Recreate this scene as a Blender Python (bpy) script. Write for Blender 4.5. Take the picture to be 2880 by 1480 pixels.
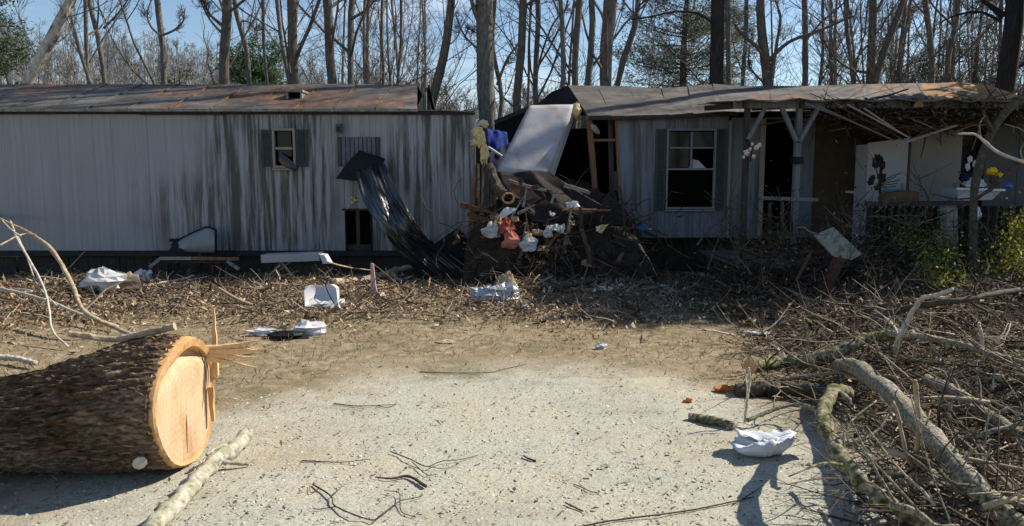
import bpy, math, random
import numpy as np
from mathutils import Vector, Matrix
from math import radians, sin, cos, pi

# ------------------------------------------------------------------ camera, sky, sun, exposure
scene = bpy.context.scene
for o in list(bpy.data.objects): bpy.data.objects.remove(o)
COL = scene.collection
CAMH = 1.65; FPX = 2080.0; PITCH = math.atan(240/2080)
cam = bpy.data.cameras.new('camera'); camo = bpy.data.objects.new('camera', cam); COL.objects.link(camo)
cam.sensor_width = 36; cam.lens = 26.0; cam.clip_start = .05; cam.clip_end = 3000
camo.location = (0, 0, CAMH); camo.rotation_euler = (pi/2-PITCH, 0, 0)
scene.camera = camo

SUN_AZ, SUN_EL = radians(69), radians(41)          # azimuth clockwise from +Y (the view axis), elevation
SUNV = Vector((sin(SUN_AZ)*cos(SUN_EL), cos(SUN_AZ)*cos(SUN_EL), sin(SUN_EL)))
world = bpy.data.worlds.new('World'); scene.world = world; world.use_nodes = True
wn, wl = world.node_tree.nodes, world.node_tree.links
wn.clear()
wo = wn.new('ShaderNodeOutputWorld'); bg = wn.new('ShaderNodeBackground'); sky = wn.new('ShaderNodeTexSky')
sky.sky_type = 'NISHITA'; sky.sun_disc = False; sky.sun_elevation = SUN_EL; sky.sun_rotation = SUN_AZ
sky.air_density = 1.1; sky.dust_density = .25; sky.ozone_density = 2.6; sky.altitude = 300
tc = wn.new('ShaderNodeTexCoord'); mp = wn.new('ShaderNodeMapping'); mp.inputs['Scale'].default_value = (1.2, 1.2, 5.0)
cn = wn.new('ShaderNodeTexNoise'); cn.inputs['Scale'].default_value = 2.6; cn.inputs['Detail'].default_value = 6; cn.inputs['Roughness'].default_value = .6
cr = wn.new('ShaderNodeValToRGB'); cr.color_ramp.elements[0].position = .54; cr.color_ramp.elements[1].position = .78
cr.color_ramp.elements[0].color = (0, 0, 0, 1); cr.color_ramp.elements[1].color = (.6, .6, .6, 1)
mx = wn.new('ShaderNodeMix'); mx.data_type = 'RGBA'
wl.new(tc.outputs['Generated'], mp.inputs['Vector']); wl.new(mp.outputs[0], cn.inputs['Vector']); wl.new(cn.outputs['Fac'], cr.inputs[0])
wl.new(cr.outputs[0], mx.inputs['Factor']); wl.new(sky.outputs[0], mx.inputs['A']); mx.inputs['B'].default_value = (8.2, 8.6, 9.2, 1)
wl.new(mx.outputs['Result'], bg.inputs['Color']); bg.inputs['Strength'].default_value = .088
wl.new(bg.outputs[0], wo.inputs['Surface'])
sun = bpy.data.lights.new('sun', 'SUN'); sun.energy = 5.0; sun.angle = radians(.53); sun.color = (1, .92, .77)
suno = bpy.data.objects.new('sun', sun); COL.objects.link(suno); suno.location = (20, 10, 30)
suno.rotation_euler = SUNV.to_track_quat('Z', 'Y').to_euler()
vs = scene.view_settings; vs.view_transform = 'Standard'; vs.look = 'None'; vs.exposure = .6; vs.gamma = 1; vs.use_curve_mapping = False

# ------------------------------------------------------------------ photo pixel (2880 wide) <-> world
CP, SP = cos(PITCH), sin(PITCH)
def ray(x, y):
    u = (x-1440)/FPX; v = (740-y)/FPX
    return Vector((u, CP+v*SP, -SP+v*CP))
def P(x, y, Y):
    d = ray(x, y); t = Y/d.y
    return Vector((d.x*t, Y, CAMH+d.z*t))
def hgt(X, Y):
    "ground height: flat gravel, a litter berm before the homes, a mound under the brush on the right"
    b = .10*math.exp(-((Y-10.1)/.8)**2)*(1+.6*sin(X*1.7)+.4*sin(X*4.1+1)) if Y > 7 else 0
    sx = min(1, max(0, (X-1.9-.16*(Y-4))/1.8)); sx = sx*sx*(3-2*sx)
    sy = math.exp(-((Y-6.2)/3.4)**4)
    m = .26*sx*sy*(1+.3*sin(X*2.3+Y*1.1))
    return b+m+.012*sin(X*1.9+.7)*sin(Y*1.3)
def G(x, y, z=0.0):
    "where the ray through a pixel reaches height z above the ground"
    d = ray(x, y); h = 0
    for _ in range(12):
        t = (h+z-CAMH)/d.z; p = Vector((d.x*t, d.y*t, h+z)); h = .5*h+.5*hgt(p.x, p.y)
    return p

# ------------------------------------------------------------------ materials
MATS = {}
def nodes(name):
    m = bpy.data.materials.new(name); m.use_nodes = True; MATS[name] = m
    nt = m.node_tree; b = nt.nodes['Principled BSDF']
    return m, nt, b
def ramp(nt, stops):
    r = nt.nodes.new('ShaderNodeValToRGB'); el = r.color_ramp.elements
    el[0].position, el[0].color = stops[0][0], (*stops[0][1], 1)
    el[1].position, el[1].color = stops[-1][0], (*stops[-1][1], 1)
    for p, c in stops[1:-1]:
        e = el.new(p); e.color = (*c, 1)
    return r
def noise(nt, scale, stretch=(1, 1, 1), detail=5, rough=.6, off=(0, 0, 0)):
    g = nt.nodes.new('ShaderNodeNewGeometry'); mp = nt.nodes.new('ShaderNodeMapping')
    mp.inputs['Scale'].default_value = stretch; mp.inputs['Location'].default_value = off
    n = nt.nodes.new('ShaderNodeTexNoise'); n.inputs['Scale'].default_value = scale
    n.inputs['Detail'].default_value = detail; n.inputs['Roughness'].default_value = rough
    nt.links.new(g.outputs['Position'], mp.inputs[0]); nt.links.new(mp.outputs[0], n.inputs['Vector'])
    return n
def bump(nt, b, src, strength=.4, dist=.01):
    bp = nt.nodes.new('ShaderNodeBump'); bp.inputs['Strength'].default_value = strength; bp.inputs['Distance'].default_value = dist
    nt.links.new(src, bp.inputs['Height']); nt.links.new(bp.outputs[0], b.inputs['Normal'])
def mixc(nt, fac, a, c, mode='MIX'):
    m = nt.nodes.new('ShaderNodeMix'); m.data_type = 'RGBA'; m.blend_type = mode
    for s, k in ((fac, 'Factor'), (a, 'A'), (c, 'B')):
        if isinstance(s, (int, float)): m.inputs[k].default_value = s
        elif isinstance(s, tuple): m.inputs[k].default_value = (*s, 1)
        else: nt.links.new(s, m.inputs[k])
    return m.outputs['Result']
def M(name, stops, scale=6, stretch=(1, 1, 1), rough=.85, bmp=.3, bdist=.01, spec=.15, metal=0, detail=6, two=None):
    "noise-driven colour + bump; two=(stops2, scale2) multiplies a second, larger noise"
    m, nt, b = nodes(name)
    n = noise(nt, scale, stretch, detail); r = ramp(nt, stops)
    nt.links.new(n.outputs['Fac'], r.inputs[0]); c = r.outputs[0]
    if two:
        n2 = noise(nt, two[1], (1, 1, 1), 4, off=(3, 7, 1)); r2 = ramp(nt, two[0]); nt.links.new(n2.outputs['Fac'], r2.inputs[0])
        c = mixc(nt, 1.0, c, r2.outputs[0], 'MULTIPLY')
    nt.links.new(c, b.inputs['Base Color'])
    b.inputs['Roughness'].default_value = rough; b.inputs['Specular IOR Level'].default_value = spec; b.inputs['Metallic'].default_value = metal
    if bmp: bump(nt, b, n.outputs['Fac'], bmp, bdist)
    return m
def Mcol(name, rough=.85, sc=30, spec=.2, bmp=.3, thru=0):
    "base colour from the per-face attribute Col, with a little grain"
    m, nt, b = nodes(name)
    a = nt.nodes.new('ShaderNodeAttribute'); a.attribute_name = 'Col'
    n = noise(nt, sc); r = ramp(nt, [(.3, (.72, .72, .72)), (.7, (1.15, 1.15, 1.15))]); nt.links.new(n.outputs['Fac'], r.inputs[0])
    nt.links.new(mixc(nt, 1.0, a.outputs['Color'], r.outputs[0], 'MULTIPLY'), b.inputs['Base Color'])
    b.inputs['Roughness'].default_value = rough; b.inputs['Specular IOR Level'].default_value = spec
    if bmp: bump(nt, b, n.outputs['Fac'], bmp, .005)
    if thru:                                            # leaves let some light through
        tr = nt.nodes.new('ShaderNodeBsdfTranslucent'); ms = nt.nodes.new('ShaderNodeMixShader'); ms.inputs[0].default_value = thru
        nt.links.new(a.outputs['Color'], tr.inputs['Color']); nt.links.new(b.outputs[0], ms.inputs[1]); nt.links.new(tr.outputs[0], ms.inputs[2]); nt.links.new(ms.outputs[0], nt.nodes['Material Output'].inputs['Surface'])
    return m

def flat(name, c, rough=.7, var=.18, sc=9, **k):
    lo = tuple(v*(1-var) for v in c); hi = tuple(min(1, v*(1+var)) for v in c)
    return M(name, [(.3, lo), (.7, hi)], sc, rough=rough, **k)

# ------------------------------------------------------------------ mesh builders
class MB:
    def __init__(s): s.v = []; s.f = []; s.c = []
    def add(s, vs, fs, col=None):
        k = len(s.v); s.v += [tuple(v) for v in vs]
        for f in fs: s.f.append(tuple(i+k for i in f)); s.c.append(col or (1, 1, 1))
        return s
    def box(s, c, size, R=None, col=None):
        c = Vector(c); h = Vector(size)/2; vs = []
        for dz in (-1, 1):
            for dx, dy in ((-1, -1), (1, -1), (1, 1), (-1, 1)):
                p = Vector((dx*h.x, dy*h.y, dz*h.z)); vs.append(c+(R @ p if R else p))
        return s.add(vs, [(3, 2, 1, 0), (4, 5, 6, 7), (0, 1, 5, 4), (1, 2, 6, 5), (2, 3, 7, 6), (3, 0, 4, 7)], col)
    def bar(s, a, b, w, d, roll=0, col=None):
        "a squared timber from a to b; w across, d deep"
        a, b = Vector(a), Vector(b); z = (b-a); L = z.length; R = z.to_track_quat('Z', 'Y').to_matrix() @ Matrix.Rotation(roll, 3, 'Z')
        return s.box((a+b)/2, (w, d, L), R, col)
    def tube(s, pts, rad, n=8, cap=True, col=None, rough=0, rng=None):
        pts = [Vector(p) for p in pts]; N = len(pts); vs = []
        u = None
        for i, p in enumerate(pts):
            t = (pts[min(i+1, N-1)]-pts[max(i-1, 0)]).normalized()
            if u is None:
                ref = Vector((0, 0, 1)) if abs(t.z) < .8 else Vector((1, 0, 0)); u = t.cross(ref).normalized()
            u = (u-t*u.dot(t)).normalized(); w = t.cross(u)
            r = rad[i] if hasattr(rad, '__len__') else rad
            for k in range(n):
                a = 2*pi*k/n; rr = r*(1+(rng.uniform(-rough, rough) if rough else 0)); vs.append(p+u*(cos(a)*rr)+w*(sin(a)*rr))
        fs = [(i*n+k, i*n+(k+1) % n, (i+1)*n+(k+1) % n, (i+1)*n+k) for i in range(N-1) for k in range(n)]
        if cap: fs += [tuple(range(n-1, -1, -1)), tuple((N-1)*n+k for k in range(n))]
        return s.add(vs, fs, col)
    def prism(s, poly, d, col=None):
        "closed polygon of 3D points extruded by vector d"
        d = Vector(d); n = len(poly); vs = [Vector(p) for p in poly]+[Vector(p)+d for p in poly]
        fs = [tuple(range(n-1, -1, -1)), tuple(range(n, 2*n))]+[(i, (i+1) % n, n+(i+1) % n, n+i) for i in range(n)]
        return s.add(vs, fs, col)
    def sheet(s, grid, th, col=None):
        "slab of thickness th from an n x m grid of points"
        n, m = len(grid), len(grid[0]); g = np.array([[tuple(p) for p in r] for r in grid], float)
        du = np.gradient(g, axis=0); dv = np.gradient(g, axis=1); nn = np.cross(du, dv)
        nn /= np.linalg.norm(nn, axis=2, keepdims=True)+1e-9; b = g-nn*th
        vs = [tuple(p) for p in g.reshape(-1, 3)]+[tuple(p) for p in b.reshape(-1, 3)]; K = n*m; fs = []
        for i in range(n-1):
            for j in range(m-1):
                a = i*m+j; q = (a, a+m, a+m+1, a+1); fs += [q, tuple(K+x for x in q[::-1])]
        rim = [i*m for i in range(n)]+[(n-1)*m+j for j in range(1, m)]+[i*m+m-1 for i in range(n-2, -1, -1)]+[j for j in range(m-2, 0, -1)]
        for i in range(len(rim)): a, c = rim[i], rim[(i+1) % len(rim)]; fs.append((a, K+a, K+c, c))
        return s.add(vs, fs, col)
    def blob(s, c, size, rng, rough=.25, n=7, m=10, R=None, col=None):
        c = Vector(c); vs = []; ph = [rng.uniform(0, 6.28) for _ in range(6)]
        for i in range(n+1):
            th = pi*i/n
            for j in range(m):
                a = 2*pi*j/m; k = 1+rough*(sin(3*a+ph[0]+2*th)*.5+sin(5*th+ph[1]+a)*.5)+rng.uniform(-rough, rough)*.4
                p = Vector((sin(th)*cos(a)*size[0]*k, sin(th)*sin(a)*size[1]*k, cos(th)*size[2]*k)); vs.append(c+(R @ p if R else p))
        fs = [(i*m+j, (i+1)*m+j, (i+1)*m+(j+1) % m, i*m+(j+1) % m) for i in range(n) for j in range(m)]
        return s.add(vs, fs, col)
    def mesh(s, name, mat, off=(0, 0, 0), smooth=False):
        me = bpy.data.meshes.new(name); o = Vector(off)
        me.from_pydata([(v[0]-o.x, v[1]-o.y, v[2]-o.z) for v in s.v], [], s.f); me.materials.append(mat)
        if any(c != (1, 1, 1) for c in s.c): colattr(me, np.array(s.c, float))
        if smooth: me.polygons.foreach_set('use_smooth', [True]*len(me.polygons))
        me.update(); return me
def colattr(me, facecol):
    ca = me.color_attributes.new('Col', 'FLOAT_COLOR', 'CORNER'); nl = np.zeros(len(me.polygons), int); me.polygons.foreach_get('loop_total', nl)
    c = np.repeat(np.c_[facecol, np.ones(len(facecol))], nl, axis=0); ca.data.foreach_set('color', c.ravel().astype(np.float32))
def np_mesh(name, V, F, mat, col=None, off=(0, 0, 0), smooth=False):
    me = bpy.data.meshes.new(name); V = np.asarray(V, np.float32)-np.array(off, np.float32); F = np.asarray(F, np.int32); k = F.shape[1]
    me.vertices.add(len(V)); me.vertices.foreach_set('co', V.ravel())
    me.loops.add(F.size); me.loops.foreach_set('vertex_index', F.ravel())
    me.polygons.add(len(F)); me.polygons.foreach_set('loop_start', np.arange(0, F.size, k, dtype=np.int32))
    me.polygons.foreach_set('loop_total', np.full(len(F), k, np.int32))
    me.materials.append(mat); me.update(calc_edges=True)
    if smooth: me.polygons.foreach_set('use_smooth', np.ones(len(F), bool))
    if col is not None: colattr(me, col)
    return me
def sweep(Pt, R, n=3):
    "T polylines of S points -> tube verts, quads"
    T, S, _ = Pt.shape; t = np.gradient(Pt, axis=1); t /= np.linalg.norm(t, axis=2, keepdims=True)+1e-9
    d = Pt[:, -1]-Pt[:, 0]; ref = np.where((np.abs(d[:, 2]) > .75*np.linalg.norm(d, axis=1))[:, None], [1., 0, 0], [0, 0, 1.])[:, None, :]
    u = np.cross(t, ref); u /= np.linalg.norm(u, axis=2, keepdims=True)+1e-9; w = np.cross(t, u)
    a = 2*np.pi*np.arange(n)/n
    V = Pt[:, :, None]+R[:, :, None, None]*(np.cos(a)[None, None, :, None]*u[:, :, None]+np.sin(a)[None, None, :, None]*w[:, :, None])
    base = (np.arange(T)*S*n)[:, None, None]+(np.arange(S-1)*n)[None, :, None]; k = np.arange(n)[None, None, :]; k2 = (k+1) % n
    F = np.stack([base+k, base+k2, base+n+k2, base+n+k], -1).reshape(-1, 4)
    return V.reshape(-1, 3), F
def merge(parts):
    V, F, C, k = [], [], [], 0
    for p in parts:
        V.append(p[0]); F.append(p[1]+k); k += len(p[0])
        if len(p) > 2: C.append(p[2])
    return np.concatenate(V), np.concatenate(F), (np.concatenate(C) if C else None)

# ------------------------------------------------------------------ objects
def tag(o, label=None, cat=None, group=None, kind=None):
    if label: o['label'] = label
    if cat: o['category'] = cat
    if group: o['group'] = group
    if kind: o['kind'] = kind
    return o
def thing(name, label, cat, loc=(0, 0, 0), group=None):
    o = bpy.data.objects.new(name, None); COL.objects.link(o); o.location = loc; o.empty_display_size = .1
    return tag(o, label, cat, group)
def woff(p):
    v = Vector((0, 0, 0))
    while p: v += p.location; p = p.parent
    return v
def part(name, mb, mat, parent, smooth=False, label=None):
    if isinstance(mat, str): mat = MATS[mat]
    o = bpy.data.objects.new(name, mb.mesh(name, mat, woff(parent), smooth)); COL.objects.link(o); o.parent = parent
    if label: o['label'] = label
    return o
def solo(name, mb, mat, label, cat, loc=None, group=None, smooth=False):
    if isinstance(mat, str): mat = MATS[mat]
    a = np.array(mb.v)
    if loc is None: loc = (*a.mean(0)[:2], a[:, 2].min())
    o = bpy.data.objects.new(name, mb.mesh(name, mat, loc, smooth)); COL.objects.link(o); o.location = loc
    return tag(o, label, cat, group)
def obj_me(name, me, loc=(0, 0, 0), parent=None):
    o = bpy.data.objects.new(name, me); COL.objects.link(o); o.location = loc; o.parent = parent; return o
def stuff(name, V, F, mat, label, cat, col=None):
    o = obj_me(name, np_mesh(name, V, F, MATS[mat] if isinstance(mat, str) else mat, col)); return tag(o, label, cat, kind='stuff')
def smooth_path(pts, n):
    "Catmull-Rom through 3D points"
    p = [Vector(q) for q in pts]; p = [2*p[0]-p[1]]+p+[2*p[-1]-p[-2]]; out = []; k = len(p)-3
    for i in range(n):
        t = i/(n-1)*k; j = min(int(t), k-1); t -= j; a, b, c, d = p[j:j+4]
        out.append(.5*((2*b)+(c-a)*t+(2*a-5*b+4*c-d)*t*t+(3*b-a-3*c+d)*t**3))
    return out

# ------------------------------------------------------------------ the palette
M('bark_grey', [(.25, (.06, .055, .05)), (.5, (.14, .13, .118)), (.75, (.27, .255, .23))], 9, (3, 3, .7), bmp=.6, bdist=.02)
M('bark_brown', [(.25, (.05, .041, .034)), (.5, (.115, .094, .078)), (.75, (.22, .18, .15))], 9, (3, 3, .7), bmp=.6, bdist=.02)
M('bark_dark', [(.3, (.018, .017, .017)), (.7, (.05, .046, .044))], 9, (3, 3, .7), bmp=.6, bdist=.02)
M('bark_pale', [(.34, (.05, .042, .034)), (.45, (.36, .32, .27)), (.62, (.6, .56, .49))], 4, (1.5, 1.5, 1), bmp=.4)
M('twig', [(.3, (.075, .064, .056)), (.7, (.19, .165, .145))], 4, bmp=0)
M('twig_far', [(.3, (.07, .058, .05)), (.7, (.17, .145, .125))], .4, bmp=0)
M('limb_lichen', [(.32, (.06, .05, .04)), (.43, (.17, .145, .115)), (.55, (.30, .27, .225)), (.68, (.46, .43, .37))], 62, (1, 1, 1), bmp=.9, bdist=.014, two=([(.35, (.75, .8, .6)), (.6, (1, 1, 1))], 3))
M('limb_tan', [(.3, (.17, .125, .08)), (.5, (.36, .28, .19)), (.75, (.5, .42, .31))], 16, bmp=.4, bdist=.006)
M('limb_dark', [(.3, (.03, .026, .02)), (.6, (.09, .075, .058)), (.8, (.2, .17, .13))], 18, bmp=.5, bdist=.008)
M('limb_moss', [(.32, (.035, .03, .02)), (.45, (.12, .105, .06)), (.56, (.25, .22, .16)), (.68, (.42, .38, .31))], 26, bmp=.9, bdist=.014, two=([(.4, (.7, .78, .5)), (.55, (1, 1, 1))], 4))
M('limb_white', [(.3, (.3, .27, .21)), (.6, (.55, .5, .42))], 18, bmp=.3, bdist=.004)
M('limb_birch', [(.3, (.12, .11, .08)), (.45, (.36, .34, .28)), (.7, (.55, .52, .46))], 24, bmp=.7, bdist=.012, two=([(.35, (.7, .72, .6)), (.6, (1, 1, 1))], 6))
m, nt, b = nodes('log_bark')                            # furrowed plates along the log (X), dark fissures, pale worn crowns
g_ = nt.nodes.new('ShaderNodeNewGeometry'); mp_ = nt.nodes.new('ShaderNodeMapping'); mp_.inputs['Scale'].default_value = (.17, 1, 1); wn_ = noise(nt, 9, detail=6)
vm = nt.nodes.new('ShaderNodeVectorMath'); vm.operation = 'MULTIPLY_ADD'; vm.inputs[1].default_value = (.2, .07, .07); nt.links.new(wn_.outputs['Color'], vm.inputs[0]); nt.links.new(g_.outputs['Position'], vm.inputs[2]); nt.links.new(vm.outputs[0], mp_.inputs[0])
vo = nt.nodes.new('ShaderNodeTexVoronoi'); vo.feature = 'DISTANCE_TO_EDGE'; vo.inputs['Scale'].default_value = 27; nt.links.new(mp_.outputs[0], vo.inputs['Vector'])
fi = ramp(nt, [(.0, (.5, .47, .43)), (.10, (.76, .74, .7)), (.3, (1, 1, 1))]); nt.links.new(vo.outputs['Distance'], fi.inputs[0])
tn = noise(nt, 26, (.5, 1.3, 1.3), 8, .7); tc_ = ramp(nt, [(.3, (.065, .046, .033)), (.48, (.17, .125, .09)), (.62, (.28, .22, .165)), (.73, (.48, .41, .33))]); nt.links.new(tn.outputs['Fac'], tc_.inputs[0])
bt = noise(nt, 2.4, detail=4, off=(3, 7, 1)); bc = ramp(nt, [(.38, (.6, .5, .42)), (.52, (1, .93, .86)), (.66, (1.25, 1.2, 1.15))]); nt.links.new(bt.outputs['Fac'], bc.inputs[0])
nt.links.new(mixc(nt, 1.0, mixc(nt, 1.0, tc_.outputs[0], fi.outputs[0], 'MULTIPLY'), bc.outputs[0], 'MULTIPLY'), b.inputs['Base Color']); b.inputs['Roughness'].default_value = .95; b.inputs['Specular IOR Level'].default_value = .1
hs = nt.nodes.new('ShaderNodeMath'); hs.operation = 'MULTIPLY_ADD'; hs.inputs[1].default_value = .25; nt.links.new(tn.outputs['Fac'], hs.inputs[0]); nt.links.new(fi.outputs[0], hs.inputs[2]); bump(nt, b, hs.outputs[0], .7, .02)
m, nt, b = nodes('cut_wood')                            # fresh heartwood: soft growth rings, saw grain, a few darker blotches
gr = noise(nt, 7, (1, 7, .35), 6); cg = ramp(nt, [(.2, (.48, .32, .19)), (.5, (.55, .395, .255)), (.8, (.60, .455, .315))]); nt.links.new(gr.outputs['Fac'], cg.inputs[0])
g_ = nt.nodes.new('ShaderNodeNewGeometry'); mp_ = nt.nodes.new('ShaderNodeMapping'); mp_.inputs['Location'].default_value = (0, -4.13, -.36); nt.links.new(g_.outputs['Position'], mp_.inputs[0])
wv = nt.nodes.new('ShaderNodeTexWave'); wv.wave_type = 'RINGS'; wv.rings_direction = 'X'; wv.inputs['Scale'].default_value = 9; wv.inputs['Distortion'].default_value = 2.2; wv.inputs['Detail'].default_value = 3; wv.inputs['Detail Scale'].default_value = 2; nt.links.new(mp_.outputs[0], wv.inputs['Vector'])
rc = ramp(nt, [(.1, (.93, .90, .86)), (.6, (1, 1, 1))]); nt.links.new(wv.outputs['Fac'], rc.inputs[0])
bl = noise(nt, 4.5, (1, 1.4, .6), 4, off=(1, 5, 2)); bc = ramp(nt, [(.36, (.82, .72, .6)), (.52, (1, 1, 1))]); nt.links.new(bl.outputs['Fac'], bc.inputs[0])
nt.links.new(mixc(nt, 1.0, mixc(nt, 1.0, cg.outputs[0], rc.outputs[0], 'MULTIPLY'), bc.outputs[0], 'MULTIPLY'), b.inputs['Base Color']); b.inputs['Roughness'].default_value = .75; b.inputs['Specular IOR Level'].default_value = .2
sw = noise(nt, 30, (1, .25, 2.5), 3, off=(2, 0, 0)); bump(nt, b, sw.outputs['Fac'], .35, .004)
M('sapwood', [(.3, (.44, .235, .095)), (.7, (.62, .39, .19))], 14, (1, 1, 1), rough=.75, bmp=.4, bdist=.006)
M('splinter_wood', [(.3, (.52, .32, .15)), (.7, (.74, .53, .30))], 10, (4, 4, .6), rough=.7, bmp=.2)
M('soil', [(.3, (.02, .016, .012)), (.7, (.07, .055, .04))], 8, bmp=.8, bdist=.03)
Mcol('litter'); Mcol('stone', .9, 60); Mcol('twigs', .85, 20); Mcol('leaf_green', .6, 8, .2, 0, .45)
flat('white_plastic', (.58, .62, .68), .35, .06, 14, bmp=.1); flat('styrofoam', (.56, .55, .55), .9, .08, 40, bmp=.5, bdist=.006)
flat('foam_pink', (.55, .36, .36), .85, .1)
flat('plastic_pale', (.55, .56, .57), .4, .15, 10)
M('trash_white', [(.3, (.3, .27, .22)), (.42, (.52, .52, .53)), (.6, (.64, .64, .67)), (.72, (.3, .38, .4))], 11, rough=.5, bmp=.3)
flat('cloth_teal', (.05, .2, .19), .9, .3); flat('cloth_tan', (.36, .28, .18), .9, .3); flat('cloth_red', (.3, .075, .055), .9, .25); flat('cloth_pinkred', (.42, .15, .115), .9, .25)
flat('cloth_blue', (.008, .03, .19), .8, .3); flat('cloth_navy', (.012, .014, .04), .85, .4); flat('cloth_white', (.46, .46, .48), .9, .1); flat('cloth_purple', (.12, .09, .22), .9, .2)
M('mattress_ticking', [(.3, (.35, .335, .365)), (.7, (.43, .415, .44))], 5, rough=.9, bmp=.15, bdist=.01, two=([(.36, (.78, .74, .66)), (.5, (1, 1, 1))], 3))
flat('mattress_edge', (.46, .44, .42), .9, .15); flat('insulation_yellow', (.62, .5, .26), .95, .25, 20, bmp=.8, bdist=.02)
M('blanket', [(.3, (.010, .007, .008)), (.7, (.028, .02, .021))], 9, rough=.7, bmp=.4, bdist=.02)
M('black_sheet', [(.3, (.010, .012, .015)), (.7, (.022, .025, .03))], 7, rough=.32, bmp=.2, bdist=.02, spec=1.0)
M('tar_paper', [(.3, (.008, .008, .010)), (.7, (.02, .02, .023))], 5, rough=.75, bmp=.3)
flat('interior_shade', (.004, .004, .004), .95, .3, spec=.02); flat('paneling', (.075, .058, .04), .8, .25, 4)  # near-black interior colour stands in for shade in rooms and openings
M('stud_wood', [(.3, (.13, .07, .04)), (.7, (.28, .16, .1))], 8, (4, 4, .5), bmp=.3)
M('grey_wood', [(.3, (.09, .095, .105)), (.7, (.19, .195, .21))], 8, (5, 5, .5), bmp=.3, bdist=.004)
M('dark_wood', [(.3, (.025, .022, .02)), (.7, (.07, .06, .052))], 8, (4, 4, .6), bmp=.4)
M('brown_wood', [(.3, (.07, .035, .022)), (.7, (.15, .075, .048))], 9, (4, 4, .6), bmp=.4)
M('weathered_board', [(.3, (.1, .1, .085)), (.5, (.22, .22, .19)), (.75, (.34, .33, .29))], 12, bmp=.4, bdist=.006)
flat('shutter_green', (.055, .065, .07), .7, .15); flat('trim_dark', (.028, .03, .034), .6, .3); flat('frame_ivory', (.27, .245, .21), .6, .15); flat('frame_white', (.2, .21, .235), .5, .1); flat('board_blue', (.12, .135, .165), .7, .3, 12)
flat('panel_white', (.36, .36, .39), .45, .05, 3, bmp=.05); flat('panel_cream', (.23, .22, .215), .5, .08, 3, bmp=.05); flat('panel_grey', (.09, .095, .11), .6, .15, 3)
flat('iron_black', (.01, .01, .012), .5, .3); flat('brown_card', (.1, .065, .04), .9, .2); flat('teal_plastic', (.02, .2, .26), .4, .1)
flat('yellow_plastic', (.65, .45, .02), .4, .1); flat('orange_cloth', (.42, .15, .045), .8, .2); flat('red_plastic', (.45, .04, .04), .5, .15); flat('blue_plastic', (.05, .16, .5), .4, .1)
flat('grey_tub', (.24, .26, .26), .45, .12, 5); flat('black_rubber', (.012, .012, .013), .6, .3); flat('foil', (.5, .52, .55), .3, .3, 30, bmp=.9, bdist=.02, metal=.6)
flat('concrete', (.3, .29, .27), .9, .2, 20); flat('flower_pale', (.6, .45, .42), .8, .3, 30)
m, nt, b = nodes('glass_dark'); b.inputs['Base Color'].default_value = (.006, .008, .010, 1); b.inputs['Roughness'].default_value = .12; b.inputs['Specular IOR Level'].default_value = .22
n = noise(nt, 2.5); bump(nt, b, n.outputs['Fac'], .08, .02)

def siding_mat(name, streak, base):
    "painted ribbed siding: chalky paint, dust streaks that run down, mildew in patches"
    m, nt, b = nodes(name)
    fine = noise(nt, 5, (3.2, 1, .10), 6, .65); r1 = ramp(nt, [(.36, tuple(v*.86 for v in base)), (.5, tuple(v*.95 for v in base)), (.66, base)])
    nt.links.new(fine.outputs['Fac'], r1.inputs[0])
    run = noise(nt, 4, (3.0, 1, .16), 7, .7, off=(5, 0, 2)); patch = noise(nt, .55, (1, 1, .8), 4, .55, off=(2.7, 0, .9))
    gg = nt.nodes.new('ShaderNodeNewGeometry'); sp = nt.nodes.new('ShaderNodeSeparateXYZ'); nt.links.new(gg.outputs['Position'], sp.inputs[0]); wx_ = nt.nodes.new('ShaderNodeMapRange'); wx_.inputs['From Min'].default_value = -8; wx_.inputs['From Max'].default_value = 4; nt.links.new(sp.outputs['X'], wx_.inputs['Value'])
    stain = ramp(nt, [(0, (.15, .15, .15)), (.2, (.3, .3, .3)), (.29, (.95, .95, .95)), (.39, (1, 1, 1)), (.43, (.35, .35, .35)), (.49, (.5, .5, .5)), (.54, (.95, .95, .95)), (.6, (.75, .75, .75)), (1, (.6, .6, .6))]); nt.links.new(wx_.outputs[0], stain.inputs[0])
    ad_ = nt.nodes.new('ShaderNodeMath'); ad_.operation = 'MULTIPLY_ADD'; ad_.inputs[1].default_value = .42; nt.links.new(stain.outputs[0], ad_.inputs[0]); pm = nt.nodes.new('ShaderNodeMath'); pm.operation = 'SUBTRACT'; pm.inputs[1].default_value = .24; nt.links.new(patch.outputs['Fac'], pm.inputs[0]); nt.links.new(pm.outputs[0], ad_.inputs[2])
    mm = nt.nodes.new('ShaderNodeMath'); mm.operation = 'MULTIPLY'
    ra = ramp(nt, [(.42, (0, 0, 0)), (.57, (1, 1, 1))]); rb = ramp(nt, [(.36, (.08, .08, .08)), (.58, (1, 1, 1))])
    nt.links.new(run.outputs['Fac'], ra.inputs[0]); nt.links.new(ad_.outputs[0], rb.inputs[0])
    nt.links.new(ra.outputs[0], mm.inputs[0]); nt.links.new(rb.outputs[0], mm.inputs[1])
    m2 = nt.nodes.new('ShaderNodeMath'); m2.operation = 'MULTIPLY'; m2.inputs[1].default_value = streak; nt.links.new(mm.outputs[0], m2.inputs[0])
    c = mixc(nt, m2.outputs[0], r1.outputs[0], (.045, .05, .036)); nt.links.new(c, b.inputs['Base Color'])
    b.inputs['Roughness'].default_value = .5; b.inputs['Specular IOR Level'].default_value = .35
    bump(nt, b, fine.outputs['Fac'], .1, .004)
siding_mat('siding', .95, (.30, .312, .34)); siding_mat('siding_right_shaded', .75, (.165, .19, .235))  # right siding: its shade is put into a darker, bluer base

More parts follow.
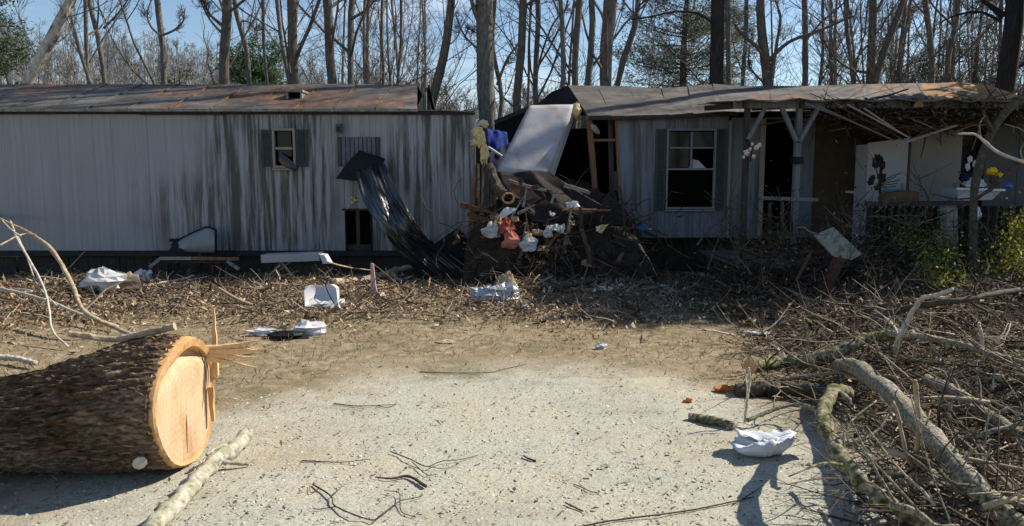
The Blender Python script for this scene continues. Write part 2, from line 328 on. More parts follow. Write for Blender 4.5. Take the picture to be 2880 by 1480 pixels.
def roof_mat(name, lo, hi):                             # galvanised sheet, dull grey, rust in broad patches
    m, nt, b = nodes(name)
    big = noise(nt, .9, (.7, 1.3, 1), 6, .62); fine = noise(nt, 6, (1, .5, 1), 6, .6, off=(1, 4, 2)); tone = noise(nt, 2.2, (.5, 1, 1), 5, .6, off=(9, 2, 0))
    g = ramp(nt, [(.34, (.03, .027, .026)), (.5, (.085, .076, .069)), (.66, (.165, .145, .125))]); nt.links.new(tone.outputs['Fac'], g.inputs[0])
    ru = ramp(nt, [(.3, (.06, .03, .02)), (.55, (.145, .07, .04)), (.75, (.25, .145, .085))]); nt.links.new(fine.outputs['Fac'], ru.inputs[0])
    ad = nt.nodes.new('ShaderNodeMath'); ad.operation = 'MULTIPLY_ADD'; ad.inputs[1].default_value = .35; nt.links.new(fine.outputs['Fac'], ad.inputs[0]); nt.links.new(big.outputs['Fac'], ad.inputs[2])
    rm = ramp(nt, [(lo, (0, 0, 0)), (hi, (1, 1, 1))]); nt.links.new(ad.outputs[0], rm.inputs[0])
    nt.links.new(mixc(nt, rm.outputs[0], g.outputs[0], ru.outputs[0]), b.inputs['Base Color']); b.inputs['Roughness'].default_value = .72
    bump(nt, b, fine.outputs['Fac'], .3, .01)
roof_mat('roof_rust', .66, .78); roof_mat('roof_grey', .74, .84)
M('roof_orange', [(.34, (.13, .115, .10)), (.44, (.26, .15, .07)), (.55, (.38, .21, .08)), (.72, (.4, .3, .18))], 2.0, rough=.8, bmp=.3)
# ------------------------------------------------------------------ ground
def axis(lo, hi, fine_lo, fine_hi, step, growth=1.25):
    a = list(np.arange(fine_lo, fine_hi+1e-6, step)); s = step; x = a[-1]
    while x < hi: s *= growth; x += s; a.append(min(x, hi))
    s = step; x = a[0]; pre = []
    while x > lo: s *= growth; x -= s; pre.append(max(x, lo))
    return np.array(pre[::-1]+a)
gx = axis(-400, 400, -5.2, 7, .1); gy = axis(-30, 700, 2.4, 12.2, .1)
NR = np.random.default_rng(11)
GV = np.array([(x, y, hgt(x, y)) for y in gy for x in gx]); near = (GV[:, 1] > 2.4) & (GV[:, 1] < 12) & (abs(GV[:, 0]) < 7)
GV[:, 2] += near*NR.normal(0, .004, len(GV))
nx, ny = len(gx), len(gy); ii = (np.arange(ny-1)*nx)[:, None]+np.arange(nx-1)[None]
GF = np.stack([ii, ii+1, ii+nx+1, ii+nx], -1).reshape(-1, 4)
m, nt, b = nodes('ground_mix')
geo = nt.nodes.new('ShaderNodeNewGeometry'); sx = nt.nodes.new('ShaderNodeSeparateXYZ'); nt.links.new(geo.outputs['Position'], sx.inputs[0])
def math_(op, a, c=None):
    q = nt.nodes.new('ShaderNodeMath'); q.operation = op
    for s, i in ((a, 0), (c, 1)):
        if s is None: continue
        if isinstance(s, (int, float)): q.inputs[i].default_value = s
        else: nt.links.new(s, q.inputs[i])
    return q.outputs[0]
def rr(src, stops): r = ramp(nt, stops); nt.links.new(src, r.inputs[0]); return r.outputs[0]
wob = noise(nt, 1.1, detail=6, rough=.65); wob2 = noise(nt, 7, detail=5, rough=.7, off=(2, 2, 2)); grit = noise(nt, 55, detail=4, rough=.7); speck = noise(nt, 26, (1, 1, 1), 3, .6, off=(7, 1, 3))
ex = math_('POWER', math_('DIVIDE', math_('ADD', sx.outputs['X'], .0), 2.7), 2.0); ey = math_('POWER', math_('DIVIDE', math_('SUBTRACT', sx.outputs['Y'], 3.0), 3.75), 2.0)
d = math_('ADD', math_('ADD', ex, ey), math_('ADD', math_('MULTIPLY', math_('SUBTRACT', wob.outputs['Fac'], .5), 1.1), math_('MULTIPLY', math_('SUBTRACT', wob2.outputs['Fac'], .5), .9)))
gravel_fac = rr(d, [(.0, (1, 1, 1)), (.60, (1, 1, 1)), (1.15, (0, 0, 0))])
grav = rr(grit.outputs['Fac'], [(.26, (.22, .20, .16)), (.42, (.37, .352, .305)), (.6, (.465, .447, .39)), (.75, (.56, .54, .475))])
grav = mixc(nt, rr(speck.outputs['Fac'], [(.60, (0, 0, 0)), (.74, (.8, .8, .8))]), grav, (.22, .19, .14))
grav = mixc(nt, 1.0, grav, rr(wob.outputs['Fac'], [(.35, (1, .96, .86)), (.5, (.96, .97, .93)), (.65, (.84, .88, .86))]), 'MULTIPLY')
straw = rr(wob2.outputs['Fac'], [(.3, (.12, .092, .06)), (.5, (.245, .19, .125)), (.7, (.37, .30, .21))])
straw = mixc(nt, rr(wob.outputs['Fac'], [(.48, (0, 0, 0)), (.68, (.8, .8, .8))]), straw, (.15, .135, .065))
dirt = rr(wob2.outputs['Fac'], [(.3, (.085, .06, .04)), (.55, (.2, .145, .095)), (.75, (.34, .26, .18))])
yy = math_('ADD', math_('ADD', sx.outputs['Y'], math_('MULTIPLY', math_('SUBTRACT', wob.outputs['Fac'], .5), 5)), math_('MULTIPLY', sx.outputs['X'], .12))
lit = rr(math_('DIVIDE', yy, 20), [(.42, (0, 0, 0)), (.53, (1, 1, 1))])
mud = noise(nt, .9, (1, 1.6, 1), 6, .65, off=(4, 9, 0)); grav = mixc(nt, rr(mud.outputs['Fac'], [(.5, (0, 0, 0)), (.72, (.55, .55, .55))]), grav, (.27, .215, .145))
c = mixc(nt, gravel_fac, mixc(nt, lit, straw, dirt), grav)
nt.links.new(c, b.inputs['Base Color']); b.inputs['Roughness'].default_value = .95; b.inputs['Specular IOR Level'].default_value = .15
bump(nt, b, math_('ADD', math_('MULTIPLY', grit.outputs['Fac'], .6), wob2.outputs['Fac']), .7, .02)
ground = obj_me('ground', np_mesh('ground', GV, GF, m, smooth=True)); ground['kind'] = 'structure'

# wooded hill far behind, higher on the left
def hill_z(X, Y):
    k = min(1, max(0, (Y-38)/45)); k = k*k*(3-2*k)
    return k*(8.2+5.4*math.tanh((-X-14)/16)+2.6*math.tanh((X-30)/12)+.8*sin(X*.09+1)+.4*sin(X*.23))-.15
hx = np.linspace(-150, 150, 90); hy = np.concatenate([np.linspace(38, 90, 26), np.linspace(96, 220, 12)])
HV = np.array([(x, y, hill_z(x, y)) for y in hy for x in hx]); ii = (np.arange(len(hy)-1)*90)[:, None]+np.arange(89)[None]
M('leafy_hill', [(.3, (.07, .055, .04)), (.7, (.16, .125, .09))], .8, bmp=.5, bdist=.2)
hill = obj_me('wooded_hill', np_mesh('wooded_hill', HV, np.stack([ii, ii+1, ii+91, ii+90], -1).reshape(-1, 4), MATS['leafy_hill'], smooth=True)); hill['kind'] = 'structure'

# ------------------------------------------------------------------ bare trees
def unit(a): return a/(np.linalg.norm(a, axis=-1, keepdims=True)+1e-9)
def grow(base, dirn, L, S, wander, rg, up=.06):
    T = len(base); pts = np.zeros((T, S, 3)); pts[:, 0] = base; d = unit(dirn)
    for k in range(1, S):
        d = unit(d+rg.normal(0, wander, (T, 3))+[0, 0, up]); pts[:, k] = pts[:, k-1]+d*(L/(S-1))[:, None]
    return pts
def side_dirs(parent_d, rg, lo, hi):
    "unit vectors at lo..hi radians off the parent directions"
    T = len(parent_d); r = unit(rg.normal(0, 1, (T, 3))); r = unit(r-parent_d*(r*parent_d).sum(1, keepdims=True)); a = rg.uniform(lo, hi, T)[:, None]
    return parent_d*np.cos(a)+r*np.sin(a)
def pick(pts, rad, idx, frac):
    S = pts.shape[1]; f = frac*(S-1); i = np.minimum(f.astype(int), S-2); t = (f-i)[:, None]
    a, c = pts[idx, i], pts[idx, i+1]; return a*(1-t)+c*t, unit(c-a), rad[idx, i]
def branches(tr, rt, rg, n1, low, len1, n2, n3, tw=.006, tight=1.0, hi=.97):
    "levels of limbs, branches and twigs on a trunk polyline (S,3)"
    L = np.linalg.norm(tr[-1]-tr[0]); parts = []
    f = rg.uniform(low, hi, n1); b0, d0, r0 = pick(tr[None], rt[None], np.zeros(n1, int), f)
    l1 = len1*L*(1.05-.75*f)*rg.uniform(.6, 1.25, n1); P1 = grow(b0, side_dirs(d0, rg, .45*tight, 1.05*tight), l1, 8, .13, rg, .09)
    R1 = np.minimum(r0*.42, .005+l1*.0062)[:, None]*np.linspace(1, .25, 8)[None]; parts.append(sweep(P1, R1, 5))
    k = n1*n2; i2 = np.repeat(np.arange(n1), n2); b, d, r = pick(P1, R1, i2, rg.uniform(.15, 1, k))
    l2 = np.repeat(l1, n2)*rg.uniform(.25, .6, k); P2 = grow(b, side_dirs(d, rg, .35, .95), l2, 6, .16, rg, .07)
    R2 = np.maximum(tw, np.minimum(r*.6, .014))[:, None]*np.linspace(1, .5, 6)[None]; parts.append(sweep(P2, R2, 3))
    if n3:
        i3 = np.repeat(np.arange(k), n3); kk = k*n3; b, d, r = pick(P2, R2, i3, rg.uniform(.2, 1, kk))
        P3 = grow(b, side_dirs(d, rg, .3, .9), np.repeat(l2, n3)*rg.uniform(.3, .7, kk)+.1, 4, .2, rg, .06)
        parts.append(sweep(P3, np.full((kk, 1), tw*.8)*np.linspace(1, .6, 4)[None], 3))
    return merge(parts)[:2]
def trunk_mesh(name, tr, rt, mat, off, n=9):
    V, F = sweep(tr[None], rt[None], n); return np_mesh(name, V, F, MATS[mat], None, off, True)
def tree(label, x0, x1, w, Y, seed, H=20, n1=15, low=.14, len1=.26, n2=6, n3=3, mat='bark_grey', name='bare_tree', bend=.06, y0=235, extra=None, tw=.006, forks=()):
    rg = np.random.default_rng(seed); a, c = P(x0, y0, Y), P(x1, 0, Y); sl = (c.x-a.x)/(c.z-a.z); S = 26
    z = np.linspace(-.15, H, S); ph = rg.uniform(0, 6, 4)
    zz = np.where(z > c.z, c.z+(z-c.z)*.5, z); X = a.x+sl*(zz-a.z)+bend*np.sin(z*.8+ph[0])-bend*np.sin(a.z*.8+ph[0])+bend*.5*np.sin(z*2.1+ph[1])
    Yy = Y+rg.normal(0, .02)*(z-3)+bend*np.sin(z*.9+ph[2]); tr = np.stack([X, Yy, z], 1)
    r = w/2/FPX*Y; rt = r*np.clip(1.06-.9*np.clip((z-a.z)/(H-a.z), 0, 1)**1.35+.06*np.clip((a.z-z), 0, 3), .06, 1.35); rt[:2] *= 1.3
    loc = (X[0], Y, 0); t = thing(name, label, 'tree', loc)
    obj_me('trunk', trunk_mesh('trunk', tr, rt, mat, loc), parent=t)
    if n1:
        V, F = branches(tr, rt, rg, n1, low, len1, n2, n3, tw); obj_me('crown', np_mesh('crown', V, F, MATS['twig'], None, loc), parent=t)
    for fk in forks:                                   # big limbs read off the photo: list of (x, y) + width at start
        pts, fw = fk; pp = np.array([tuple(q) for q in smooth_path([P(x, y, Y-.02*i) for i, (x, y) in enumerate(pts)], 14)])
        rr_ = fw/2/FPX*Y*np.linspace(1, .45, 14); V, F = sweep(pp[None], rr_[None], 7)
        V2, F2 = branches(pp, rr_, rg, 7, .25, .4, 5, 3, tw); V, F, _ = merge([(V, F), (V2, F2)])
        obj_me('limb', np_mesh('limb', V, F, MATS[mat], None, loc), parent=t)
    return t
T_ = tree
T_('leaning pale-barked tree at the far left, split low into two stems', 75, 195, 28, 17, 1, H=11, n1=14, mat='bark_pale', forks=[([(95, 200), (130, 150), (165, 90), (200, 0)], 22)])
T_('thin tree leaning left, just right of the leaning pale-barked tree', 252, 172, 9, 19, 2, H=9, n1=10)
T_('thin straight trunk standing behind the foot of the thin left-leaning tree', 250, 243, 11, 20, 3)
T_('thin kinked trunk, third bare trunk right of the leaning pale tree', 302, 288, 12, 21, 4, bend=.14, forks=[([(292, 80), (330, 40), (360, 0)], 7)])
T_('slender trunk whose low limbs curve up into a U at left', 458, 446, 16, 18, 5, n1=11, forks=[([(452, 100), (425, 75), (414, 40), (425, 0)], 7), ([(454, 100), (490, 85), (515, 60), (520, 25)], 7)])
T_('stout dark trunk between the U-shaped slender tree and the roof vent', 634, 630, 25, 16.7, 6, H=22, n1=16, mat='bark_brown', forks=[([(628, 75), (590, 40), (570, 0)], 10), ([(630, 100), (590, 55), (562, 0)], 7)])
T_('crooked thin trunk with a hooked side branch, next right of the stout dark one', 688, 664, 13, 18, 7, bend=.16, forks=[([(675, 60), (700, 62), (720, 85), (740, 82)], 6)])
T_('thin plain trunk rising above the round evergreen top', 752, 733, 9, 20, 8)
T_('brown-barked straight trunk directly above the roof vent', 826, 824, 25, 16.7, 9, H=22, mat='bark_brown', n1=12)
T_('thin leaning companion stem close left of the brown-barked trunk', 812, 788, 10, 17.4, 10, n1=10)
T_('dark thick trunk right of the roof vent, branching low', 936, 918, 24, 16.8, 11, H=22, n1=20, mat='bark_brown')
T_('forking trunk whose dark limb sweeps up to the right', 984, 984, 17, 18, 12, n1=18, forks=[([(984, 55), (1015, 38), (1040, 18), (1055, 0)], 9)])
T_('twiggy thin tree over the middle of the left roof', 1075, 1085, 9, 21, 13, n1=24, low=.08, len1=.3)
T_('bushy fine-twigged tree over the right part of the left roof', 1120, 1140, 8, 22, 14, n1=24, low=.08, len1=.3)
T_('leaning tree behind the torn end of the left roof', 1228, 1272, 24, 17, 15, H=10, n1=14, mat='bark_brown')
T_('biggest trunk, standing in the gap between the two broken halves', 1368, 1352, 46, 17.2, 16, H=24, n1=12, low=.3, forks=[([(1348, 55), (1335, 30), (1325, 0)], 20), ([(1352, 145), (1310, 105), (1283, 50)], 7), ([(1354, 105), (1335, 90), (1315, 80)], 6)])
T_('thin crooked tree hugging the right side of the biggest trunk', 1402, 1418, 12, 18, 17, bend=.22, H=10, n1=12, forks=[([(1398, 240), (1425, 170), (1460, 120)], 9)])
T_('reddish slim trunk, second trunk right of the biggest one', 1458, 1462, 21, 17, 18, H=23, mat='bark_brown', n1=10)
T_('very thin pole tree between two slim trunks in the gap', 1485, 1486, 7, 22, 19, n1=10)
T_('slim trunk with curving right-hand branches left of the dark gable', 1508, 1504, 14, 19, 20, n1=14, forks=[([(1508, 215), (1530, 130), (1560, 60), (1590, 30)], 7)])
T_('straight slim trunk directly above the dark gable peak', 1587, 1579, 13, 16.7, 21, H=22, n1=10)
T_('slim brown trunk, first one right of the dark gable peak', 1616, 1622, 17, 16.9, 22, H=22, n1=10, mat='bark_brown')
T_('slim trunk leaning slightly right, second one right of the gable peak', 1654, 1666, 17, 17.4, 23, H=22, n1=10)
T_('thicker dark trunk, third one right of the gable peak', 1708, 1712, 26, 16.9, 24, H=23, n1=12)
T_('thin trunk pressed close to the thicker dark one', 1692, 1694, 10, 23, 25, n1=9)
T_('thin curving stem leaning right, left of the big evergreen', 1738, 1775, 11, 20, 26, bend=.15, n1=10)
T_('thin stem swinging right into the edge of the big evergreen', 1744, 1802, 12, 19.5, 27, bend=.18, n1=10)
T_('straight dark pole-like trunk without branches, beside the big evergreen', 2014, 2022, 35, 16.8, 28, H=24, n1=7, low=.55, bend=.015, mat='bark_dark', forks=[([(2005, 65), (1960, 38), (1900, 33), (1840, 45), (1780, 55)], 8)])
T_('grey bare trunk close right of the pole-like dark trunk', 2054, 2050, 13, 19, 29, mat='bark_grey', n1=10)
T_('thin grey trunk halfway between the pole-like and the wide-forking tree', 2088, 2092, 11, 21, 30, n1=12)
T_('wide-forking tree with long limbs spreading both ways over the right roof', 2160, 2152, 26, 17, 31, H=9, n1=8, low=.35, mat='bark_brown', forks=[([(2158, 190), (2135, 140), (2085, 95), (2060, 60)], 13), ([(2162, 170), (2220, 118), (2300, 88), (2400, 45)], 12), ([(2170, 220), (2185, 120), (2195, 50), (2180, 0)], 11), ([(2150, 235), (2120, 205), (2105, 180), (2108, 140)], 7)])
T_('grey trunk right of the wide-forking tree', 2264, 2262, 15, 20, 32, n1=14)
T_('thin trunk standing against the patch of blue sky on the right', 2304, 2303, 8, 22, 33, n1=13)
T_('slim trunk at the left edge of the dense right-hand wood', 2396, 2388, 11, 20, 34, n1=16)
T_('dark trunk with one long limb arching down to the left', 2452, 2444, 20, 18, 35, n1=16, mat='bark_brown', forks=[([(2460, 205), (2400, 198), (2350, 165), (2320, 120), (2300, 80)], 8)])
T_('dark low-forked tree whose limbs lean right in the right-hand wood', 2470, 2530, 18, 17.5, 36, H=9, n1=18, bend=.1, mat='bark_brown')
T_('dark trunk in the dense wood above the orange roof end', 2618, 2612, 15, 20, 37, n1=18, low=.08)
T_('crooked dark trunk just left of the orange roof end', 2676, 2668, 14, 19, 38, n1=18, bend=.15, low=.08)
T_('massive dark trunk at the far right edge', 2826, 2836, 46, 16.6, 39, H=18, n1=14, low=.14, mat='bark_dark', forks=[([(2822, 45), (2790, 20), (2765, 0)], 20), ([(2815, 60), (2760, 35), (2700, 40), (2650, 60)], 9), ([(2835, 180), (2860, 190), (2885, 175)], 12)])

# filler wood: alike thin trees standing in the background
def proto_tree(seed, H, n1, low, r):
    rg = np.random.default_rng(seed); S = 14; z = np.linspace(-.3, H, S); tr = np.stack([.12*np.sin(z*.6+seed), .1*np.sin(z*.7+2*seed), z], 1); rt = r*np.linspace(1.1, .1, S)
    V, F = branches(tr, rt, rg, n1, low, .27, 6, 3, .009, .85)
    return trunk_mesh('trunk', tr, rt, 'bark_grey', (0, 0, 0), 6), np_mesh('crown', V, F, MATS['twig'])
protos = [proto_tree(70+i, h, n, .1, r) for i, (h, n, r) in enumerate([(11, 15, .07), (13, 16, .09), (10, 16, .05), (12, 14, .075)])]
rf = random.Random(5); spots = []
for k in range(26):
    px = rf.uniform(2330, 2960); Y = rf.uniform(20.5, 34); spots.append((P(px, 235, Y).x, Y))
for k in range(600):
    px = rf.choice([rf.uniform(-120, 3000), rf.uniform(2150, 3000), rf.uniform(880, 1200)]); Y = rf.uniform(21, 36); p = P(px, 235, Y)
    if 1230 < px < 1560 and rf.random() < .8: continue
    if px < 880 and rf.random() < .88: continue
    if 1560 < px < 1800 and rf.random() < .5: continue
    if all((p.x-q[0])**2+(Y-q[1])**2 > .9 for q in spots): spots.append((p.x, Y))
    if len(spots) >= 50: break
for x, Y in spots:
    t = thing('thin_tree', 'thin bare tree among many alike in the background wood', 'tree', (x, Y, 0), 'thin bare trees of the background wood')
    tm, cm = rf.choice(protos); t.rotation_euler.z = rf.uniform(0, 6.28); s = rf.uniform(.8, 1.15); t.scale = (s, s, s)
    obj_me('trunk', tm, parent=t); obj_me('crown', cm, parent=t)

# the far woodland on the hill: one mass of twigs, haze put into its grey-brown tone
def far_wood():
    rg = np.random.default_rng(8); prot = []
    for i in range(7):
        H = 6.5; z = np.linspace(0, H, 6); tr = np.stack([.15*np.sin(z+i), .1*np.sin(1.3*z+i), z], 1); rt = np.linspace(.10, .02, 6)
        prot.append(merge([sweep(tr[None], rt[None], 3), branches(tr, rt, rg, 16, .08, .34, 5, 2, .015, .8)])[:2])
    out = []; cols = []; tone = np.array([[.2, .19, .19], [.24, .228, .225], [.185, .178, .178], [.25, .232, .215], [.16, .155, .155]])
    for k in range(900):
        Y = rg.uniform(40, 92); X = rg.uniform(-.78, .78)*Y; V, F = prot[rg.integers(7)]; a = rg.uniform(0, 6.28); s = rg.uniform(.65, 1.15)
        R = np.array([[cos(a), -sin(a), 0], [sin(a), cos(a), 0], [0, 0, 1]]); W = V@R.T*s*[1.25, 1.25, 1]+[X, Y, hill_z(X, Y)]
        out.append((W, F)); cols.append(np.tile(tone[rg.integers(5)]*rg.uniform(.8, 1.2), (len(F), 1)))
    V, F, _ = merge(out); stuff('distant_woodland', V, F, 'twigs', 'bare woodland on the far hill, haze put into its grey-brown colour', 'woodland', np.concatenate(cols))
far_wood()

# ------------------------------------------------------------------ evergreens
def leaf_quads(C, rg, w, l, dirn=None, droop=0):
    T = len(C); d = unit(rg.normal(0, 1, (T, 3))+([0, 0, -droop] if dirn is None else dirn)); s = unit(np.cross(d, rg.normal(0, 1, (T, 3))))
    w = w*rg.uniform(.6, 1.3, T)[:, None]; l = l*rg.uniform(.6, 1.4, T)[:, None]
    V = np.stack([C, C+d*l*.5+s*w, C+d*l, C+d*l*.5-s*w], 1).reshape(-1, 3); F = np.arange(4*T).reshape(T, 4); return V, F
def evergreen(label, px, Y, H, rad, seed, nq, tone, low=.1, r=.14, w=.022, l=.12, top=.06, name='evergreen_tree', nb=60):
    rg = np.random.default_rng(seed); b = P(px, 235, Y); loc = (b.x, Y, 0); t = thing(name, label, 'tree', loc); S = 14
    z = np.linspace(-.1, H, S); tr = np.stack([b.x+.05*np.sin(z), Y+0*z, z], 1); rt = r*np.linspace(1.1, .1, S)
    obj_me('trunk', trunk_mesh('trunk', tr, rt, 'bark_brown', loc), parent=t)
    f = rg.uniform(low, .99, nb); b0, d0, r0 = pick(tr[None], rt[None], np.zeros(nb, int), f); L = rad*(top+(1-top)*np.minimum(1, (1-f)/(1-low)*1.7))*rg.uniform(.6, 1.15, nb)
    az = rg.uniform(0, 6.28, nb); D = np.stack([np.cos(az), np.sin(az), rg.uniform(-.05, .4, nb)], 1); P1 = grow(b0, D, L, 6, .09, rg, .03)
    R1 = np.full((nb, 1), .016)*np.linspace(1.2, .3, 6)[None]; obj_me('branches', np_mesh('branches', *sweep(P1, R1, 4), MATS['bark_brown'], None, loc), parent=t)['kind'] = 'stuff'
    wts = L/L.sum(); idx = rg.choice(nb, nq, p=wts); c, d, _ = pick(P1, R1, idx, rg.beta(1.6, 1.0, nq)); cl = rg.normal(0, .11, (nb*5, 3)); c = c+cl[idx*5+rg.integers(0, 5, nq)]*1.2+rg.normal(0, .07, (nq, 3))
    V, F = leaf_quads(c, rg, w, l, d*.8); col = np.array(tone)[None]*rg.uniform(.55, 1.5, (nq, 1))*(1+rg.normal(0, .06, (nq, 3)))
    obj_me('foliage', np_mesh('foliage', V, F, MATS['leaf_green'], np.clip(col, .005, 1), loc), parent=t)
evergreen('big loose grey-green evergreen behind the right roof, left of the pole-like trunk', 1925, 21, 10.5, 2.1, 101, 42000, (.16, .17, .13), low=.14, nb=170, w=.011, l=.13)
evergreen('second loose evergreen, half hidden behind the pole-like trunk', 2030, 26, 11, 1.7, 102, 18000, (.15, .16, .125), low=.15, nb=80, w=.013)
evergreen('dark green evergreen at the far left edge', -5, 20, 6.4, 1.15, 103, 14000, (.07, .11, .045), low=.2, top=.4, w=.016)
evergreen('small round-topped green evergreen above the left roof', 718, 23, 5.75, 1.15, 104, 30000, (.10, .16, .075), low=.3, top=.55, w=.016, l=.11)
evergreen('low olive evergreen right of the U-shaped slender tree', 510, 27, 5.5, 1.6, 105, 9000, (.125, .15, .08), low=.2, top=.35, w=.03, nb=40)
evergreen('dull green low evergreen between the olive one and the round-topped one', 640, 30, 5.0, 1.8, 106, 8000, (.12, .14, .08), low=.2, top=.4, w=.035, nb=40)
evergreen('dull evergreen deep in the right-hand wood', 2530, 24, 9, 1.6, 107, 12000, (.085, .095, .07), low=.15, w=.014)
evergreen('dark evergreen close left of the massive right trunk', 2745, 24, 8.5, 1.5, 108, 12000, (.075, .085, .065), low=.15, w=.014)
evergreen('tall dense evergreen added out of view past the right end of the home to shade the thicket', 3420, 13.2, 9.6, 2.6, 109, 26000, (.05, .07, .04), low=.38, top=.35, w=.06, l=.26, nb=120, r=.2)  # unseen tree, added so that its crown shades the thicket
# ------------------------------------------------------------------ shared builders for the two halves
RW = random.Random(21)
def strips(parent, x0, x1, zb, zt, Y, openings, mat, w=.3, name='siding_panel', rib=True, shear=None):
    "vertical sheets of ribbed siding, cut around openings (xa, xb, za, zb); every sheet is an object"
    eds = {x0, x1}
    for a, c, _, _ in openings: eds |= {a, c}
    eds = sorted(e for e in eds if x0-1e-6 <= e <= x1+1e-6); xs = []
    for a, c in zip(eds, eds[1:]):
        n = max(1, round((c-a)/w)); xs += [a+(c-a)*i/n for i in range(n)]
    xs.append(eds[-1])
    for a, c in zip(xs, xs[1:]):
        mid = (a+c)/2; segs = [(zb if not callable(zb) else zb(mid), zt if not callable(zt) else zt(mid))]
        for oa, ob, za, zc in openings:
            if oa < mid < ob:
                new = []
                for s, e in segs:
                    if za > s: new.append((s, min(e, za)))
                    if zc < e: new.append((max(s, zc), e))
                segs = [q for q in new if q[1]-q[0] > .02]
        for s, e in segs:
            g = .001; W = c-a; y = Y+RW.uniform(-.0025, .0025)
            pr = [(0, .005), (.010, 0), (W*.31, 0), (W*.33, .003), (W*.36, .003), (W*.38, 0), (W*.64, 0), (W*.66, .003), (W*.69, .003), (W*.71, 0), (W-.010, 0), (W-g, .005)] if rib else [(0, .006), (.008, 0), (W-.008, 0), (W-g, .006)]
            poly = [(a+px, y+py) for px, py in pr]+[(a+W-g, y+.03), (a, y+.03)]
            mb = MB(); lo, hi = [], []
            for px, py in poly:
                lo.append(Vector((px+(shear(px, s) if shear else 0), py, s))); hi.append(Vector((px+(shear(px, e) if shear else 0), py, e)))
            n = len(poly); mb.add(lo+hi, [tuple(range(n)), tuple(range(2*n-1, n-1, -1))]+[(i, n+i, n+(i+1) % n, (i+1) % n) for i in range(n)])
            part(name, mb, mat, parent)
def roof_strip(parent, e0, e1, r0, r1, mat, rng, amp=.012, seam=True, label=None, n=7):
    "one sheet of roofing between eave edge e0-e1 and ridge edge r0-r1, gently dented, with a folded seam"
    ph = rng.uniform(0, 6); g = []
    for i in range(n+1):
        row = []
        for j in range(6):
            s, t = i/n, j/5; p = (Vector(e0)*(1-t)+Vector(e1)*t)*(1-s)+(Vector(r0)*(1-t)+Vector(r1)*t)*s
            p.z += amp*(sin(5*s+ph)*sin(3*t+ph*2)+rng.uniform(-.35, .35)); row.append(p)
        g.append(row)
    o = part('roof_sheet', MB().sheet([r[::-1] for r in g], .02), mat, parent, label=label)
    if seam:
        a, c = g[0][0]+Vector((0, 0, .012)), g[n][0]+Vector((0, 0, .012)); part('seam', MB().bar(a, c, .02, .014), mat, o)
    return o
def window(parent, xa, xb, za, zb, Y, frame_mat, panes, fw=.035):
    "frame with sill; panes = list of fractional rects (u0,u1,v0,v1) with bars between"
    w = part('window', MB().box(((xa+xb)/2, Y-.01, za-.02), (xb-xa+.02, .08, .025)), frame_mat, parent)
    for x in (xa+fw/2, xb-fw/2): part('frame', MB().box((x, Y-.005, (za+zb)/2), (fw, .07, zb-za)), frame_mat, w)
    for z in (zb-fw/2, za+fw/2+.004): part('frame', MB().box(((xa+xb)/2, Y-.005, z), (xb-xa-2*fw, .07, fw)), frame_mat, w)
    for u0, u1, v0, v1 in panes:
        X0, X1, Z0, Z1 = [xa+(xb-xa)*u for u in (u0, u1)]+[za+(zb-za)*v for v in (v0, v1)]
        part('pane', MB().box(((X0+X1)/2, Y+.02, (Z0+Z1)/2), (X1-X0, .008, Z1-Z0)), 'glass_dark', w)
    return w
def shutter(parent, xa, xb, za, zb, Y, mat, slats=14):
    o = part('shutter', MB().box(((xa+xb)/2, Y+.008, (za+zb)/2), (xb-xa, .012, zb-za)), mat, parent)
    for x in (xa+.018, xb-.018): part('stile', MB().box((x, Y-.005, (za+zb)/2), (.036, .022, zb-za)), mat, o)
    mb = MB()
    for k in range(slats):
        z = za+.03+(zb-za-.06)*(k+.5)/slats; mb.box(((xa+xb)/2, Y-.003, z), (xb-xa-.08, .012, (zb-za)/slats*.62), Matrix.Rotation(radians(28), 3, 'X'))
    s = part('louvres', mb, mat, o); s['kind'] = 'stuff'
    return o

# ------------------------------------------------------------------ left half of the broken home
YF, YB, YR = 12.4, 16.1, 14.25
xL, xE = -10.2, P(1338, 500, YF).x
ZB, ZT, ZR = P(0, 705, YF).z, P(0, 318, YF).z, P(0, 237, YR).z
def wx(px, py, Y): return P(px, py, Y).x
def wz(py, Y): return P(1440, py, Y).z
lh = thing('mobile_home', 'long left half of the broken mobile home, mildew-streaked white siding under a rusty roof', 'mobile home', (-5, YF, 0))
W1 = (wx(769, 420, YF), wx(833, 420, YF), wz(473, YF), wz(362, YF)); D1 = (wx(972, 650, YF), wx(1046, 650, YF), ZB-.01, wz(592, YF))
strips(lh, xL, xE, ZB, lambda x: ZT, YF, [W1, D1], 'siding')
win = window(lh, *W1, YF-.02, 'frame_ivory', [(.2, .8, .52, .93), (.2, .8, .3, .48)])
part('meeting_rail', MB().box(((W1[0]+W1[1])/2, YF-.03, (W1[2]+W1[3])/2), (W1[1]-W1[0]-.1, .05, .04)), 'frame_ivory', win)
sA, sB = wx(737, 420, YF), wx(866, 420, YF)
for a, c in ((sA, W1[0]-.01), (W1[1]+.01, sB)): shutter(lh, a, c, W1[2]+.02, W1[3]-.02, YF-.02, 'shutter_green')
mb = MB(); g = []                                                  # dark lining that hangs out of the window
for i in range(9):
    t = i/8; c0 = P(788+48*t, 440+38*t, YF-.05-.05*t)
    g.append([c0+Vector((.03*sin(3*t), 0, .07-.05*t)), c0+Vector((0, -.03, 0)), c0-Vector((.03, 0, .06+.03*sin(5*t)))])
part('torn_lining', mb.sheet(g, .008), 'black_sheet', win, label='dark torn lining hanging out of the window')
